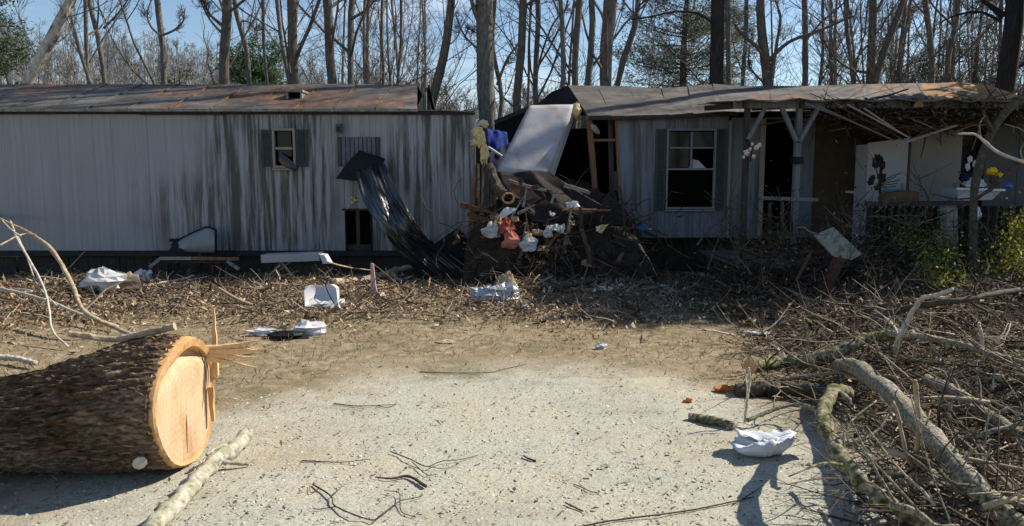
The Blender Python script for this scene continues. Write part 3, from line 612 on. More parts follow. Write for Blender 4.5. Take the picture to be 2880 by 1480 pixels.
# boarded second window: two shutters and a ribbed grey board
bA, bB, bz0, bz1 = wx(950, 430, YF), wx(1070, 430, YF), wz(468, YF), wz(386, YF)
bw = part('boarded_window', MB().box(((bA+bB)/2, YF-.004, (bz0+bz1)/2), (bB-bA, .02, bz1-bz0)), 'shutter_green', lh, label='grey boarded window behind the black plastic')
nb = 10
for k in range(nb):
    x = bA+(bB-bA)*(k+.5)/nb; part('slat', MB().box((x, YF-.022, (bz0+bz1)/2), ((bB-bA)/nb*.78, .016, bz1-bz0-.02*RW.random())), 'board_blue' if k not in (0, nb-1) else 'shutter_green', bw)
mbx = part('meter_box', MB().box((wx(955, 362, YF), YF-.04, wz(362, YF)), (.09, .08, .15)), 'panel_grey', lh); part('cover', MB().box((wx(955, 362, YF), YF-.086, wz(364, YF)), (.06, .012, .09)), 'trim_dark', mbx)
# opening low in the wall
oj = part('access_opening', MB().box((D1[0]+.008, YF+.02, (D1[2]+D1[3])/2), (.016, .1, D1[3]-D1[2])), 'tar_paper', lh)
part('frame', MB().box((D1[1]-.008, YF+.02, (D1[2]+D1[3])/2), (.016, .1, D1[3]-D1[2])), 'tar_paper', oj); part('frame', MB().box(((D1[0]+D1[1])/2, YF+.0, D1[3]+.015), (D1[1]-D1[0]+.08, .12, .03)), 'dark_wood', oj)
part('shade_panel', MB().box(((D1[0]+D1[1])/2, YF+.12, (D1[2]+D1[3])/2), (D1[1]-D1[0]+.3, .02, D1[3]-D1[2]+.2)), 'interior_shade', oj)  # near-black panel set close behind the opening stands in for its shade
r_ = random.Random(3); c0 = P(992, 566, YF-.02); mb = MB()
for k in range(9): mb.tube([c0+Vector((r_.uniform(-.05, .05), 0, r_.uniform(-.04, .02))), c0+Vector((r_.uniform(-.09, .09), -.05, r_.uniform(-.02, .08)))], .012, 4)
o = part('foam_tuft', mb, 'insulation_yellow', lh, label='yellowed foam tuft poking from the wall'); o['kind'] = 'stuff'
# shell
part('floor', MB().box(((xL+xE)/2, (YF+YB)/2, ZB+.05), (xE-xL-.1, YB-YF-.08, .1)), 'dark_wood', lh)
part('back_wall', MB().box(((xL+xE)/2, YB, (ZB+ZT)/2), (xE-xL, .06, ZT-ZB)), 'paneling', lh)
part('end_wall', MB().box((xL, (YF+YB)/2, (ZB+ZT)/2), (.06, YB-YF-.12, ZT-ZB)), 'paneling', lh)
part('ceiling', MB().box(((xL-1.4)/2-.25, (YF+YB)/2, ZT-.06), (-1.4-xL-.5, YB-YF-.1, .03)), 'interior_shade', lh)
part('partition', MB().box((-2.6, (YF+YB)/2, (ZB+ZT)/2), (.06, YB-YF-.12, ZT-ZB-.2)), 'paneling', lh)
part('chassis_rail', MB().box(((xL+xE)/2, YF+.05, ZB-.05), (xE-xL, .06, .09)), 'trim_dark', lh)
part('chassis_rail', MB().box(((xL+xE)/2, YB-.6, ZB-.07), (xE-xL, .06, .13)), 'trim_dark', lh)
for k in range(9):
    x = -9.4+k*1.06; pr_ = MB()
    for j in range(2): pr_.box((x+r_.uniform(-.02, .02), YF+.75, .09+.19*j-.0), (.4, .2, .185))
    part('block_pier', pr_, 'concrete', lh)
n = 11
for k in range(n):
    a = xL+(xE-xL)*k/n; part('skirting_board', MB().box((a+(xE-xL)/n/2, YF+.16+r_.uniform(-.03, .03), .14), ((xE-xL)/n-.02, .02, .34)), 'dark_wood', lh)
# eave trim and roof
zt = lambda px: ZT
for k in range(7):
    a, c = xL-.05+(xE-xL+.05)*k/7, xL-.05+(xE-xL+.05)*(k+1)/7-.006
    part('eave_trim', MB().box(((a+c)/2, YF-.035, ZT+.005+r_.uniform(-.006, .006)), (c-a, .05, .065)), 'trim_dark', lh)
xr0 = -1.55; rg_ = random.Random(9); n = 13
for k in range(n):
    a, c = xL-.15+(xr0-xL+.15)*k/n, xL-.15+(xr0-xL+.15)*(k+1)/n; rc = c if k < n-1 else -1.79
    roof_strip(lh, (a, YF-.1, ZT+.05), (c, YF-.1, ZT+.05), (a, YR, ZR), (rc, YR, ZR), 'roof_rust', rg_)
    roof_strip(lh, (a, YR+.004, ZR-.004), (rc, YR+.004, ZR-.004), (a, YB+.1, ZT+.05), (c, YB+.1, ZT+.05), 'roof_rust', rg_, seam=False)
    part('roof_edge', MB().bar((a+.003, YF-.115, ZT+.035), (c-.003, YF-.115, ZT+.035), .03, .045), 'weathered_board', lh)
part('gable_panel', MB().prism([(-1.62, YF+.15, ZT+.04), (-1.62, YR, ZR-.06), (-1.62, YB, ZT+.04)], (.02, 0, 0)), 'tar_paper', lh)
part('gable_stud', MB().bar((-1.57, YR-.65, ZT), (-1.57, YR-.65, ZR-.22), .05, .05), 'weathered_board', lh)
part('gable_rafter', MB().bar((-1.57, YB, ZT+.0), (-1.57, YR, ZR-.05), .04, .08), 'dark_wood', lh)
part('top_plate', MB().bar((-1.6, YF+.06, ZT-.01), (xE-.02, YF+.06, ZT-.01), .09, .05), 'dark_wood', lh)
part('bent_flashing', MB().sheet([[P(1181+157*t, 312-3*sin(3*t)+6*t, YF-.04-.07*s) for s in (0, 1)] for t in np.linspace(0, 1, 9)], .012), 'weathered_board', lh)
# roof vent
vA, vB = wx(815, 262, 13.3), wx(857, 262, 13.3); vz0 = ZT+.05+(13.1-YF+.1)/(YR-YF+.1)*(ZR-ZT-.05)-.03; vz1 = wz(256, 13.1)
v = part('roof_vent', MB().box(((vA+vB)/2, 13.3, vz1), (vB-vA+.05, .46, .04)), 'weathered_board', lh)
part('side', MB().box((vB-.01, 13.3, (vz0+vz1)/2), (.03, .42, vz1-vz0-.03)), 'weathered_board', v); part('side', MB().box((vA+.01, 13.3, (vz0+vz1)/2), (.03, .42, vz1-vz0-.03)), 'weathered_board', v)
part('mouth', MB().box(((vA+vB)/2, 13.32, (vz0+vz1)/2), (vB-vA-.06, .3, vz1-vz0-.04)), 'interior_shade', v)  # dark block painted as the shade inside the vent

# ------------------------------------------------------------------ black plastic sheet torn from the wall
def ribbon(L, R, n, m, amp, seed, fine=0):
    "grid between two edge paths (lists of (px,py,Y)) with crumples across"
    rg = random.Random(seed); a = smooth_path([P(*q) for q in L], n); c = smooth_path([P(*q) for q in R], n); g = []; ph = [rg.uniform(0, 6) for _ in range(6)]
    for i in range(n):
        row = []
        for j in range(m):
            s = j/(m-1); p = a[i]*(1-s)+c[i]*s; t = i/(n-1); e = 1 if 0 < j < m-1 else .5
            k = amp*e*(1.3-2.2*abs(sin(5.5*s+ph[0]+1.3*t))+.9*abs(sin(8*s-3*t+ph[1]))+.5*sin(7*t+6*s+ph[2])+.35*sin(19*t+ph[3]+9*s)); k += fine*(1+.9*sin(9*t+5*s+ph[1])*sin(4*s+ph[2]))*(sin(46*s+3*sin(5*t+ph[4])+9*t)+.7*sin(71*s-11*t+ph[5])+.5*sin(31*t+17*s)); p = p+Vector((.25*k+rg.uniform(-amp, amp)*.15, -k, .3*k)); row.append(p)
        g.append(row)
    return g
pl = thing('plastic_sheet', 'torn black plastic sheet hanging down the left wall and trailing to the ground', 'plastic sheet', tuple(P(1050, 480, YF-.1)))
g = ribbon([(944, 503, 12.28), (975, 462, 12.2), (1012, 424, 12.3)], [(1028, 512, 12.0), (1062, 492, 11.95), (1083, 448, 12.25)], 14, 12, .012, 4); part('flap', MB().sheet(g, .006), 'tar_paper', pl, True)
g = ribbon([(1000, 480, 12.05), (1020, 560, 11.42), (1070, 640, 11.15), (1106, 690, 11.2), (1150, 740, 11.35), (1200, 792, 11.65)], [(1082, 462, 12.1), (1122, 545, 11.5), (1158, 612, 11.28), (1192, 660, 11.42), (1262, 712, 11.8), (1345, 775, 11.75)], 90, 100, .036, 5, .009)
part('hanging_strip', MB().sheet(g, .006), 'black_sheet', pl, True)
g = ribbon([(1150, 735, 11.8), (1170, 770, 11.7), (1180, 800, 11.6)], [(1290, 640, 12.2), (1330, 700, 12.1), (1370, 800, 11.7)], 16, 14, .02, 6); part('trailing_fold', MB().sheet(g, .006), 'tar_paper', pl, True)

# ------------------------------------------------------------------ right half of the broken home
YG = 12.6; rt_ = thing('mobile_home', 'collapsed right half of the broken mobile home with a large shuttered window and dark doorway', 'mobile home', (4, YG, 0))
xW = P(1752, 500, YG).x; x2 = P(2045, 500, YG).x; x3 = P(2290, 500, YG).x; x4 = P(2745, 500, YG).x; x5 = 10.6
zb2, zt2 = P(0, 668, YG).z, P(0, 322, YG).z
W2 = (wx(1872, 470, YG), wx(2010, 470, YG), wz(588, YG), wz(363, YG)); D2 = (wx(2148, 480, YG), wx(2232, 480, YG), zb2-.02, wz(335, YG))
strips(rt_, xW, x2, zb2, lambda x: zt2+.0, YG, [W2], 'siding_right_shaded', .22, shear=lambda x, z: -(z-zb2)*.05*max(0, 1-(x-xW)/.7) if x < xW+.7 else 0)
strips(rt_, x2+.05, x3, zb2, lambda x: zt2-.05, YG+.03, [D2], 'siding_right_shaded', .3, rib=False, name='board')
strips(rt_, x3+.004, x4, .3, lambda x: zt2-.05, YG+.05, [], 'paneling', .4, rib=False, name='brown_board')
strips(rt_, x4+.004, x5, .2, lambda x: zt2-.05, YG-.2, [], 'panel_grey', .6, rib=False, name='grey_board')
part('corner_trim', MB().box((x2+.022, YG-.01, (zb2+zt2)/2-.05), (.045, .06, zt2-zb2-.1)), 'frame_white', rt_)
part('door_jamb', MB().box((D2[0]-.04, YG-.02, (D2[2]+D2[3])/2), (.07, .06, D2[3]-D2[2])), 'frame_ivory', rt_); part('door_jamb', MB().box((D2[1]+.03, YG-.0, (D2[2]+D2[3])/2), (.05, .06, D2[3]-D2[2])), 'brown_wood', rt_)
w2 = window(rt_, *W2, YG-.03, 'frame_white', [(.05, .485, .78, .965), (.515, .95, .78, .965), (.05, .485, .52, .755)], .03)
w2['label'] = 'large window, upper sash of four lights, open lower sash with its shade painted black'
part('meeting_rail', MB().box(((W2[0]+W2[1])/2, YG-.045, W2[2]+(W2[3]-W2[2])*.5), (W2[1]-W2[0]-.06, .06, .03)), 'frame_white', w2)
part('muntin', MB().box(((W2[0]+W2[1])/2, YG-.05, W2[2]+(W2[3]-W2[2])*.74), (.03, .035, (W2[3]-W2[2])*.44)), 'frame_white', w2)
part('muntin', MB().box(((W2[0]+W2[1])/2, YG-.046, W2[2]+(W2[3]-W2[2])*.765), (W2[1]-W2[0]-.1, .03, .026)), 'frame_white', w2)
part('broken_pane', MB().prism([P(1935, 478, YG-.02), P(1990, 478, YG-.02), P(1965, 452, YG-.02), P(1950, 448, YG-.02)], (0, .01, 0)), 'cloth_white', w2, label='pale triangular scrap in the broken light')
part('sash_shade', MB().box(((W2[0]+W2[1])/2, YG+.05, W2[2]+(W2[3]-W2[2])*.25), (W2[1]-W2[0]-.09, .01, (W2[3]-W2[2])*.46)), 'interior_shade', w2)  # black sheet stands in for the unlit room behind the open sash
shutter(rt_, wx(1842, 470, YG), W2[0]-.01, W2[2]-.03, W2[3]+.0, YG-.03, 'shutter_green', 24); shutter(rt_, W2[1]+.01, wx(2042, 470, YG)-.02, W2[2]-.03, W2[3]+.0, YG-.03, 'shutter_green', 24)
part('torn_siding', MB().sheet([[P(1778+10*s+20*t*(1-s)*.6, 650-80*(1-s)*1.0*(1-t*.5), YG-.03-.05*t) for t in np.linspace(0, 1, 5)] for s in np.linspace(0, 1, 6)], .008), 'frame_ivory', rt_, label='pale torn siding scrap at the lower corner')
# framing exposed in the gap
part('stud', MB().bar(P(1655, 322, 12.75), P(1682, 640, 12.75), .13, .09), 'stud_wood', rt_); part('stud', MB().bar(P(1736, 330, YG+.06), P(1752, 665, YG+.06), .1, .09), 'stud_wood', rt_)
part('stud', MB().bar(P(1716, 335, YG+.1), P(1722, 600, YG+.1), .05, .08), 'dark_wood', rt_); part('cross_brace', MB().bar(P(1668, 395, 12.7), P(1738, 394, 12.68), .05, .04), 'stud_wood', rt_)
part('header', MB().bar(P(1650, 330, 12.66), P(1752, 331, 12.66), .05, .08), 'weathered_board', rt_)
part('wallboard_scrap', MB().prism([P(1690, 560, 12.9), P(1735, 540, 12.9), P(1738, 640, 12.9), P(1700, 650, 12.9)], (0, .02, 0)), 'weathered_board', rt_)
part('wallboard_scrap', MB().prism([P(1718, 490, 12.85), P(1738, 478, 12.85), P(1738, 540, 12.85), P(1722, 530, 12.85)], (0, .02, 0)), 'frame_ivory', rt_)
part('light_fitting', MB().tube(smooth_path([P(1664, 350, 12.55), P(1674, 364, 12.53), P(1686, 376, 12.55)], 6), [.02, .045, .05, .05, .04, .02], 8), 'frame_ivory', rt_)
part('floor', MB().box(((1.0+x5)/2, (YG+16.2)/2, zb2+.04), (x5-1.0, 16.2-YG-.1, .1)), 'dark_wood', rt_)
part('back_wall', MB().box(((.2+x5)/2, 16.2, (zb2+zt2)/2), (x5-.2, .06, zt2-zb2)), 'interior_shade', rt_)  # near-black room surfaces carry the shade of the inside in their colour
part('ceiling', MB().box(((1.5+x5)/2, (YG+16.2)/2, zt2-.1), (x5-1.5, 16.2-YG-.2, .03)), 'interior_shade', rt_)
part('partition', MB().box((2.05, 14.6, (zb2+zt2)/2), (.05, 2.9, zt2-zb2-.25)), 'interior_shade', rt_); part('partition', MB().box((x3+.3, 14.6, (zb2+zt2)/2), (.05, 2.9, zt2-zb2-.25)), 'interior_shade', rt_)
part('end_wall', MB().box((x5, (YG+16.2)/2, (zb2+zt2)/2), (.06, 16.2-YG-.2, zt2-zb2)), 'siding_right_shaded', rt_)
part('skirting', MB().box(((xW+x5)/2, YG+.5, zb2/2-.02), (x5-xW, .03, zb2-.06)), 'dark_wood', rt_)
# roof: eave and ridge read off the photo in pixels
def interp(x, T):
    for (a, p), (c, q) in zip(T, T[1:]):
        if x <= c: return p+(q-p)*(x-a)/(c-a)
    return T[-1][1]
EAVE = [(1655, 325), (1760, 326), (1880, 321), (1960, 318), (2060, 314), (2200, 312), (2880, 312), (3100, 312)]
RIDG = [(1595, 240), (1750, 242), (1880, 250), (1960, 240), (2020, 236), (2090, 243), (2250, 242), (2420, 237), (2560, 235), (2690, 232), (2780, 236), (2860, 268), (3000, 290)]
MIDD = {1960: -.10, 2020: .03}
ex = [1655, 1720, 1800, 1880, 1950, 2015, 2080, 2170, 2260, 2350, 2440, 2530, 2620, 2710, 2800, 2900]; rx = [1597, 1680, 1770, 1860, 1935, 2005, 2075, 2165, 2250, 2335, 2420, 2505, 2590, 2680, 2770, 2862]
rg_ = random.Random(19); YE, YQ = YG-.12, 14.4
for k in range(len(ex)-1):
    e0, e1 = P(ex[k], interp(ex[k], EAVE), YE), P(ex[k+1], interp(ex[k+1], EAVE), YE); q0, q1 = P(rx[k], interp(rx[k], RIDG), YQ), P(rx[k+1], interp(rx[k+1], RIDG), YQ)
    roof_strip(rt_, e0, e1, q0, q1, 'roof_orange' if k >= len(ex)-4 else 'roof_grey', rg_, .012 if 1880 <= ex[k] <= 2015 else .007, seam=False)
    b0, b1 = Vector((q0.x, 16.3, zt2+.05)), Vector((q1.x, 16.3, zt2+.05)); dz = Vector((0, .005, -.005))
    if k > 0: roof_strip(rt_, q0+dz, q1+dz, b0, b1, 'roof_rust', rg_, seam=False)
    if ex[k] < 2080: part('eave_board', MB().bar(e0+Vector((.003, .01, -.045)), e1+Vector((-.003, .01, -.045)), .05, .05), 'dark_wood', rt_)
part('gable_flap', MB().prism([P(1497, 303, 15.6), P(1520, 285, 15.3), P(1552, 258, 14.9), P(1598, 240, 14.45), P(1612, 250, 14.2), P(1662, 318, 12.7), P(1648, 322, 12.75), P(1600, 312, 13.6)], (.03, .06, -.03)), 'tar_paper', rt_, label='dark tar-paper flap folded over the torn gable')
part('sagging_ceiling', MB().sheet([[P(1392+112*s, 348-30*s-16*s*s+(150-40*s)*t, 15.7-.25*s) for t in np.linspace(0, 1, 4)] for s in np.linspace(0, 1, 7)], .03), 'tar_paper', rt_)
part('broken_rafter', MB().bar(P(1392, 345, 15.55), P(1502, 300, 15.3), .06, .09), 'dark_wood', rt_)

# ------------------------------------------------------------------ porch
YP = 10.45; DZ = .42
po = thing('porch', 'grey timber porch of the right half, its roof caving in', 'porch', (5, YP+1, 0))
def post(px, name='post'):
    p = P(px, 430, YP); part(name, MB().box((p.x, YP, 1.33), (.072, .072, 2.66)), 'grey_wood' if px > 2200 else 'dark_wood', po)
    return p.x
pA, pB = post(2098), post(2243)
zt_ = wz(296, YP)
part('beam', MB().box(((P(2065, 300, YP).x+9.6)/2, YP, zt_+.01), (9.6-P(2065, 300, YP).x, .1, .11)), 'grey_wood', po)
for a, c in (((2153, 302), (2103, 392)), ((2198, 302), (2240, 398)), ((2300, 305), (2247, 400))): part('brace', MB().bar(P(*a, YP-.06), P(*c, YP-.06), .07, .05), 'grey_wood', po)
part('strap', MB().box((pB, YP, wz(452, YP)), (.13, .13, .1)), 'black_rubber', po)
part('rail', MB().bar(P(2138, 557, YP-.05), P(2300, 562, YP-.05), .05, .05), 'grey_wood', po)
for px in (2165, 2200): part('baluster', MB().bar(P(px, 570, YP-.04), P(px, 690, YP-.04), .05, .04), 'dark_wood', po)
part('rail', MB().bar(P(2438, 574, YP-.05), P(2740, 571, YP-.05), .14, .06), 'dark_wood', po, label='dark plank along the right end of the porch')
for px in range(2446, 2650, 19): part('baluster', MB().bar(P(px, 580, YP-.02+RW.uniform(-.01, .01)), P(px+RW.uniform(-4, 4), 745, YP-.02), .096, .025), 'dark_wood', po)
for px in range(2700, 2890, 24): part('baluster', MB().bar(P(px, 580, YP-.02+RW.uniform(-.01, .01)), P(px-6, 745, YP-.02), .115, .03), 'dark_wood', po)
part('apron_board', MB().box(((P(2440, 650, YP).x+9.6)/2, YP+.06, .86), (9.6-P(2440, 650, YP).x, .02, .72)), 'dark_wood', po)
pd0 = P(2080, 600, YP).x
for k in range(15):
    a = YP-.1+k*.15; part('deck_board', MB().box(((pd0+9.6)/2, a+.07, DZ-.02), (9.6-pd0, .14, .035)), 'grey_wood', po)
part('deck_joist', MB().box(((pd0+9.6)/2, YP-.08, DZ-.12), (9.6-pd0, .04, .15)), 'dark_wood', po)
xs = np.linspace(P(2072, 283, YP-.2).x, 9.7, 11); zf = wz(281, YP-.22)
for k in range(10):                                               # roofing sheets of the porch
    a, c = xs[k], xs[k+1]; sag = .0 if k < 4 else .06*sin((k-4)*1.3)
    g = [[Vector((a+(c-a)*t+.02*RW.random(), YP-.22+2.25*s, zf+.17*s+.02*sin(6*t)+sag*(s-.5)*.5+RW.uniform(-.012, .012))) for t in np.linspace(0, 1, 5)] for s in np.linspace(0, 1, 6)]
    part('roof_sheet', MB().sheet([r[::-1] for r in g], .015), 'roof_rust', po)
for k in range(9):
    x = xs[0]+.15+k*.78; part('rafter', MB().bar((x, YP-.12, zf-.06), (x, YP+2.0, zf+.09), .05, .08), 'dark_wood', po)
# caved-in lining of the right end
g = [[P(px, py+RW.uniform(-5, 5), Y) for px, py, Y in row] for row in ([(2285, 300, 10.7), (2330, 330, 11.2), (2380, 365, 11.7), (2430, 402, 12.1)], [(2420, 300, 10.6), (2450, 330, 11.1), (2490, 365, 11.6), (2520, 392, 12.0)], [(2560, 300, 10.6), (2580, 325, 11.1), (2600, 355, 11.5), (2620, 378, 11.9)], [(2700, 302, 10.6), (2715, 320, 11), (2725, 340, 11.4), (2740, 352, 11.8)], [(2900, 305, 10.6), (2900, 318, 11), (2905, 330, 11.4), (2910, 340, 11.8)])]
part('fallen_ceiling', MB().sheet(g, .03), 'dark_wood', po, label='dark caved-in porch ceiling')
LAT = [((2268, 292, 10.12), (2412, 350, 10.4), .06, 'grey_wood', 'grey lath with a rusty end hanging from the porch roof'), ((2345, 292, 10.12), (2540, 392, 10.4), .03, 'dark_wood', 'thin dark lath hanging nearest the grey rusty-ended one'),
       ((2385, 295, 10.12), (2558, 388, 10.36), .035, 'frame_ivory', 'pale lath whose tip ends over the left white cabinet'), ((2430, 305, 10.12), (2545, 382, 10.36), .022, 'frame_ivory', 'thin pale lath hanging beside the longer pale lath'),
       ((2300, 298, 10.15), (2515, 396, 10.45), .022, 'grey_wood', 'thin grey lath slanting over the brown boards'), ((2522, 408, 10.2), (2690, 352, 10.5), .04, 'frame_ivory', 'pale stick slanting upwards across the tops of the white cabinets'),
       ((2345, 292, 10.25), (2368, 302, 10.12), .05, 'stud_wood', 'short rusty-red stub under the porch roof edge')]
for a, c, w, mt, lb in LAT: solo('lath', MB().bar(P(*a), P(*c), w, .02, .3), mt, lb, 'lath', group='broken laths hanging from the porch roof')
solo('rusty_bracket', MB().prism([P(2575, 290, 10.2), P(2592, 280, 10.2), P(2598, 300, 10.2), P(2570, 303, 10.2)], (0, .04, 0)), 'stud_wood', 'rusty scrap caught under the orange roof end', 'scrap')
# ------------------------------------------------------------------ ground scatter (uncountable)
def hg(X, Y): return np.array([hgt(x, y) for x, y in zip(X, Y)])
def in_gravel(X, Y): return ((X+.15)/2.75)**2+((Y-3.0)/3.75)**2
SR = np.random.default_rng(77)
def flat_quads(X, Y, Z, rg, w, l, tilt=.35):
    T = len(X); a = rg.uniform(0, 6.28, T); d = np.stack([np.cos(a), np.sin(a), rg.normal(0, tilt, T)], 1); s = np.stack([-np.sin(a), np.cos(a), rg.normal(0, tilt, T)], 1)
    d = unit(d)*(l*rg.uniform(.5, 1.4, T))[:, None]; s = unit(s)*(w*rg.uniform(.5, 1.4, T))[:, None]; C = np.stack([X, Y, Z], 1); up = np.zeros((T, 3)); up[:, 2] = np.abs(d[:, 2])*.5+np.abs(s[:, 2])*.5
    C = C+up; lift = np.zeros((T, 3)); lift[:, 2] = rg.uniform(-.2, .5, T)*w
    V = np.stack([C-d*.5, C+s*.5+lift, C+d*.5, C-s*.5+lift], 1).reshape(-1, 3); return V, np.arange(4*T).reshape(T, 4)
def palette(rg, T, cols, wts, var=.3):
    c = np.array(cols)[rg.choice(len(cols), T, p=np.array(wts)/sum(wts))]; return np.clip(c*rg.uniform(1-var, 1+var, (T, 1)), .004, .95)
# gravel stones, larger ones only
T = 12000; Y = 2.6+4.6*SR.beta(1.0, 1.5, T); X = SR.uniform(-.95, .95, T)*Y*.85; k = in_gravel(X, Y)+SR.normal(0, .15, T) < 1.05; X, Y = X[k], Y[k]; T = len(X)
s = np.minimum(SR.gamma(3, .0016, T)+.0025, .013); tv = np.array([(1, 0, 0), (0, 1, 0), (-1, 0, 0), (0, -1, 0), (0, 0, 1), (.7, .7, .55)]); tf = np.array([(0, 1, 5), (1, 2, 4), (2, 3, 4), (3, 0, 4), (0, 5, 4), (1, 4, 5)])
a = SR.uniform(0, 6.28, T); ca, sa = np.cos(a), np.sin(a); asp = SR.uniform(.6, 1.5, T)
q = tv[None]*np.stack([s*asp, s, s*SR.uniform(.4, .8, T)], 1)[:, None]*SR.uniform(.75, 1.25, (T, 6, 3)); V = np.empty_like(q); V[..., 0] = q[..., 0]*ca[:, None]-q[..., 1]*sa[:, None]+X[:, None]; V[..., 1] = q[..., 0]*sa[:, None]+q[..., 1]*ca[:, None]+Y[:, None]; V[..., 2] = q[..., 2]+hg(X, Y)[:, None]-.002
F = (tf[None]+6*np.arange(T)[:, None, None]).reshape(-1, 3); col = np.repeat(palette(SR, T, [(.42, .41, .37), (.48, .47, .43), (.36, .35, .31), (.5, .45, .37), (.24, .23, .2)], [5, 4, 2, 1.5, .5]), 6, 0)
stuff('gravel_stones', V.reshape(-1, 3), F, 'stone', 'pale loose gravel of the driveway', 'gravel', col)
# dark crumbs and bits of leaf on the gravel and dry grass beyond
T = 6500; Y = 2.7+5*SR.beta(1.1, 1.4, T); X = SR.uniform(-.95, .95, T)*Y*.85
V, F = flat_quads(X, Y, hg(X, Y)+.005, SR, .009*SR.lognormal(0, .4, T), .018*SR.lognormal(0, .5, T)); stuff('leaf_crumbs', V, F, 'litter', 'small brown leaf crumbs sprinkled over the gravel', 'leaf crumbs', palette(SR, T, [(.06, .045, .03), (.13, .095, .06), (.24, .18, .11), (.2, .1, .05)], [4, 3, 2, .6]))
# dry grass blades round the gravel
T = 26000; Y = SR.uniform(3.2, 10.4, T); X = SR.uniform(-.9, .9, T)*Y*.85; k = (in_gravel(X, Y)+SR.normal(0, .12, T) > 1.0) & (SR.random(T) < np.clip(1.5-(Y-6)/5, .25, 1)); X, Y = X[k], Y[k]; T = len(X)
C = np.stack([X, Y, hg(X, Y)-.003], 1); V, F = leaf_quads(C, SR, .0035, .075, np.array([0, 0, .35])); V[:, 2] = np.maximum(V[:, 2], np.repeat(C[:, 2], 4))
stuff('dry_grass', V, F, 'litter', 'short dry straw-coloured grass around the gravel', 'grass', palette(SR, T, [(.36, .28, .15), (.27, .2, .1), (.2, .19, .08), (.42, .34, .22)], [4, 3, 2.2, 2]))
# brown leaf litter thickening towards the homes
T = 66000; Y = 6.4+6.0*SR.beta(2.5, 1.35, T); X = SR.uniform(-.8, .95, T)*Y*.9; k = SR.random(T) < np.clip((Y-7.6+.2*np.abs(X)+.5*np.sin(X*2.1)+.4*np.sin(X*5+Y*3))/2.0, .05, 1); X, Y = X[k], Y[k]; T = len(X)
V, F = flat_quads(X, Y, hg(X, Y)+.004+SR.gamma(1.2, .014, T), SR, .024*SR.lognormal(0, .45, T), .044*SR.lognormal(0, .45, T), .7)
stuff('leaf_litter', V, F, 'litter', 'brown leaf litter in front of the broken home', 'leaf litter', palette(SR, T, [(.13, .088, .058), (.24, .165, .10), (.36, .26, .16), (.2, .10, .065), (.5, .41, .29), (.06, .045, .033)], [2.5, 4, 5, 2, 3, 1.5]))
# chips and torn bits mixed through the litter
T = 5200; Y = 8.0+3.9*SR.beta(1.6, 1.3, T); X = SR.uniform(-.75, .9, T)*Y*.9; b0 = np.stack([X, Y, hg(X, Y)+.01+SR.uniform(0, .06, T)], 1); a = SR.uniform(0, 6.28, T)
pts = grow(b0, np.stack([np.cos(a), np.sin(a), SR.normal(.12, .3, T)], 1), SR.gamma(2.2, .09, T)+.06, 4, .16, SR, 0); pts[:, :, 2] = np.maximum(pts[:, :, 2], .01)
V, F = sweep(pts, (SR.gamma(2, .0022, T)+.002)[:, None]*np.linspace(1, .6, 4)[None], 3); stuff('litter_twigs', V, F, 'twigs', 'small twigs strewn through the leaf litter', 'twigs', np.repeat(palette(SR, T, [(.1, .075, .055), (.2, .16, .12), (.33, .27, .2), (.05, .04, .032)], [3, 3, 2, 2]), 9, 0))

# ------------------------------------------------------------------ brush heaps on the right (uncountable twigs)
def brush(name, label, n, region, lmean, hmean, rmean, seed, cols, wts, S=6, up=.0, wander=.16, cat='brush'):
    rg = np.random.default_rng(seed); X, Y = region(rg, n); n = len(X); h = np.abs(rg.normal(0, hmean, n)); b0 = np.stack([X, Y, hg(X, Y)+h], 1); a = rg.uniform(0, 6.28, n); L = np.minimum(rg.gamma(2.4, lmean/2.4, n)+.12, .75)
    pts = grow(b0, np.stack([np.cos(a), np.sin(a), rg.normal(.05, .28, n)], 1), L, S, wander, rg, up); g = hg(pts[:, :, 0].ravel(), pts[:, :, 1].ravel()).reshape(n, S); pts[:, :, 2] = np.maximum(pts[:, :, 2], g+.004)
    ok = pts[:, :, 1].min(1) > 1.4; pts = pts[ok]; n = len(pts); R = (rg.gamma(1.6, rmean/1.6, n)+.0018)[:, None]*np.linspace(1, .15, S)[None]
    kk = 2*n; i2 = np.repeat(np.arange(n), 2); b2, d2, r2 = pick(pts, R, i2, rg.uniform(.25, .85, kk)); L2 = np.repeat(L[ok], 2)*rg.uniform(.25, .5, kk); p2 = grow(b2, side_dirs(d2, rg, .4, .9), L2, S, wander, rg, up); g2 = hg(p2[:, :, 0].ravel(), p2[:, :, 1].ravel()).reshape(kk, S); p2[:, :, 2] = np.maximum(p2[:, :, 2], g2+.003)
    pts = np.concatenate([pts, p2]); R = np.concatenate([R, (r2*.6)[:, None]*np.linspace(1, .2, S)[None]]); n = len(pts)
    V, F = sweep(pts, R, 4); return stuff(name, V, F, 'twigs', label, cat, np.repeat(palette(rg, n, cols, wts), 4*(S-1), 0))
TW = [(.075, .055, .039), (.14, .105, .072), (.26, .20, .14), (.42, .35, .265), (.035, .028, .022)]
def near_region(rg, n):
    Y = rg.uniform(2.6, 7.4, n); f = rg.random(n)**.8; x0 = np.interp(Y, [2.6, 3.35, 4.0, 4.7, 5.6, 6.8, 7.4], [1.45, 1.62, 1.95, 2.2, 2.05, 2.05, 2.3])+.08*np.sin(Y*5); return x0+f*(Y*.85-x0+.8), Y
brush('brush_heap', 'tangled heap of cut twigs and branches at lower right', 3300, near_region, .34, .10, .0042, 31, TW, [3, 3, 3, 2.6, 4])  # pale and near-black twig shares put lit flecks and shaded gaps into colour
def mid_region(rg, n):
    Y = rg.uniform(6.6, 11.2, n); X = 2.3+(rg.random(n)**.7)*(Y*.85-1.7); X += .35*np.maximum(0, 8-Y); return X, Y
brush('brush_thicket', 'dark thicket of broken branches and saplings before the porch', 2500, mid_region, .42, .12, .0045, 32, TW, [5, 4, 1.2, .4, 6], up=.03)
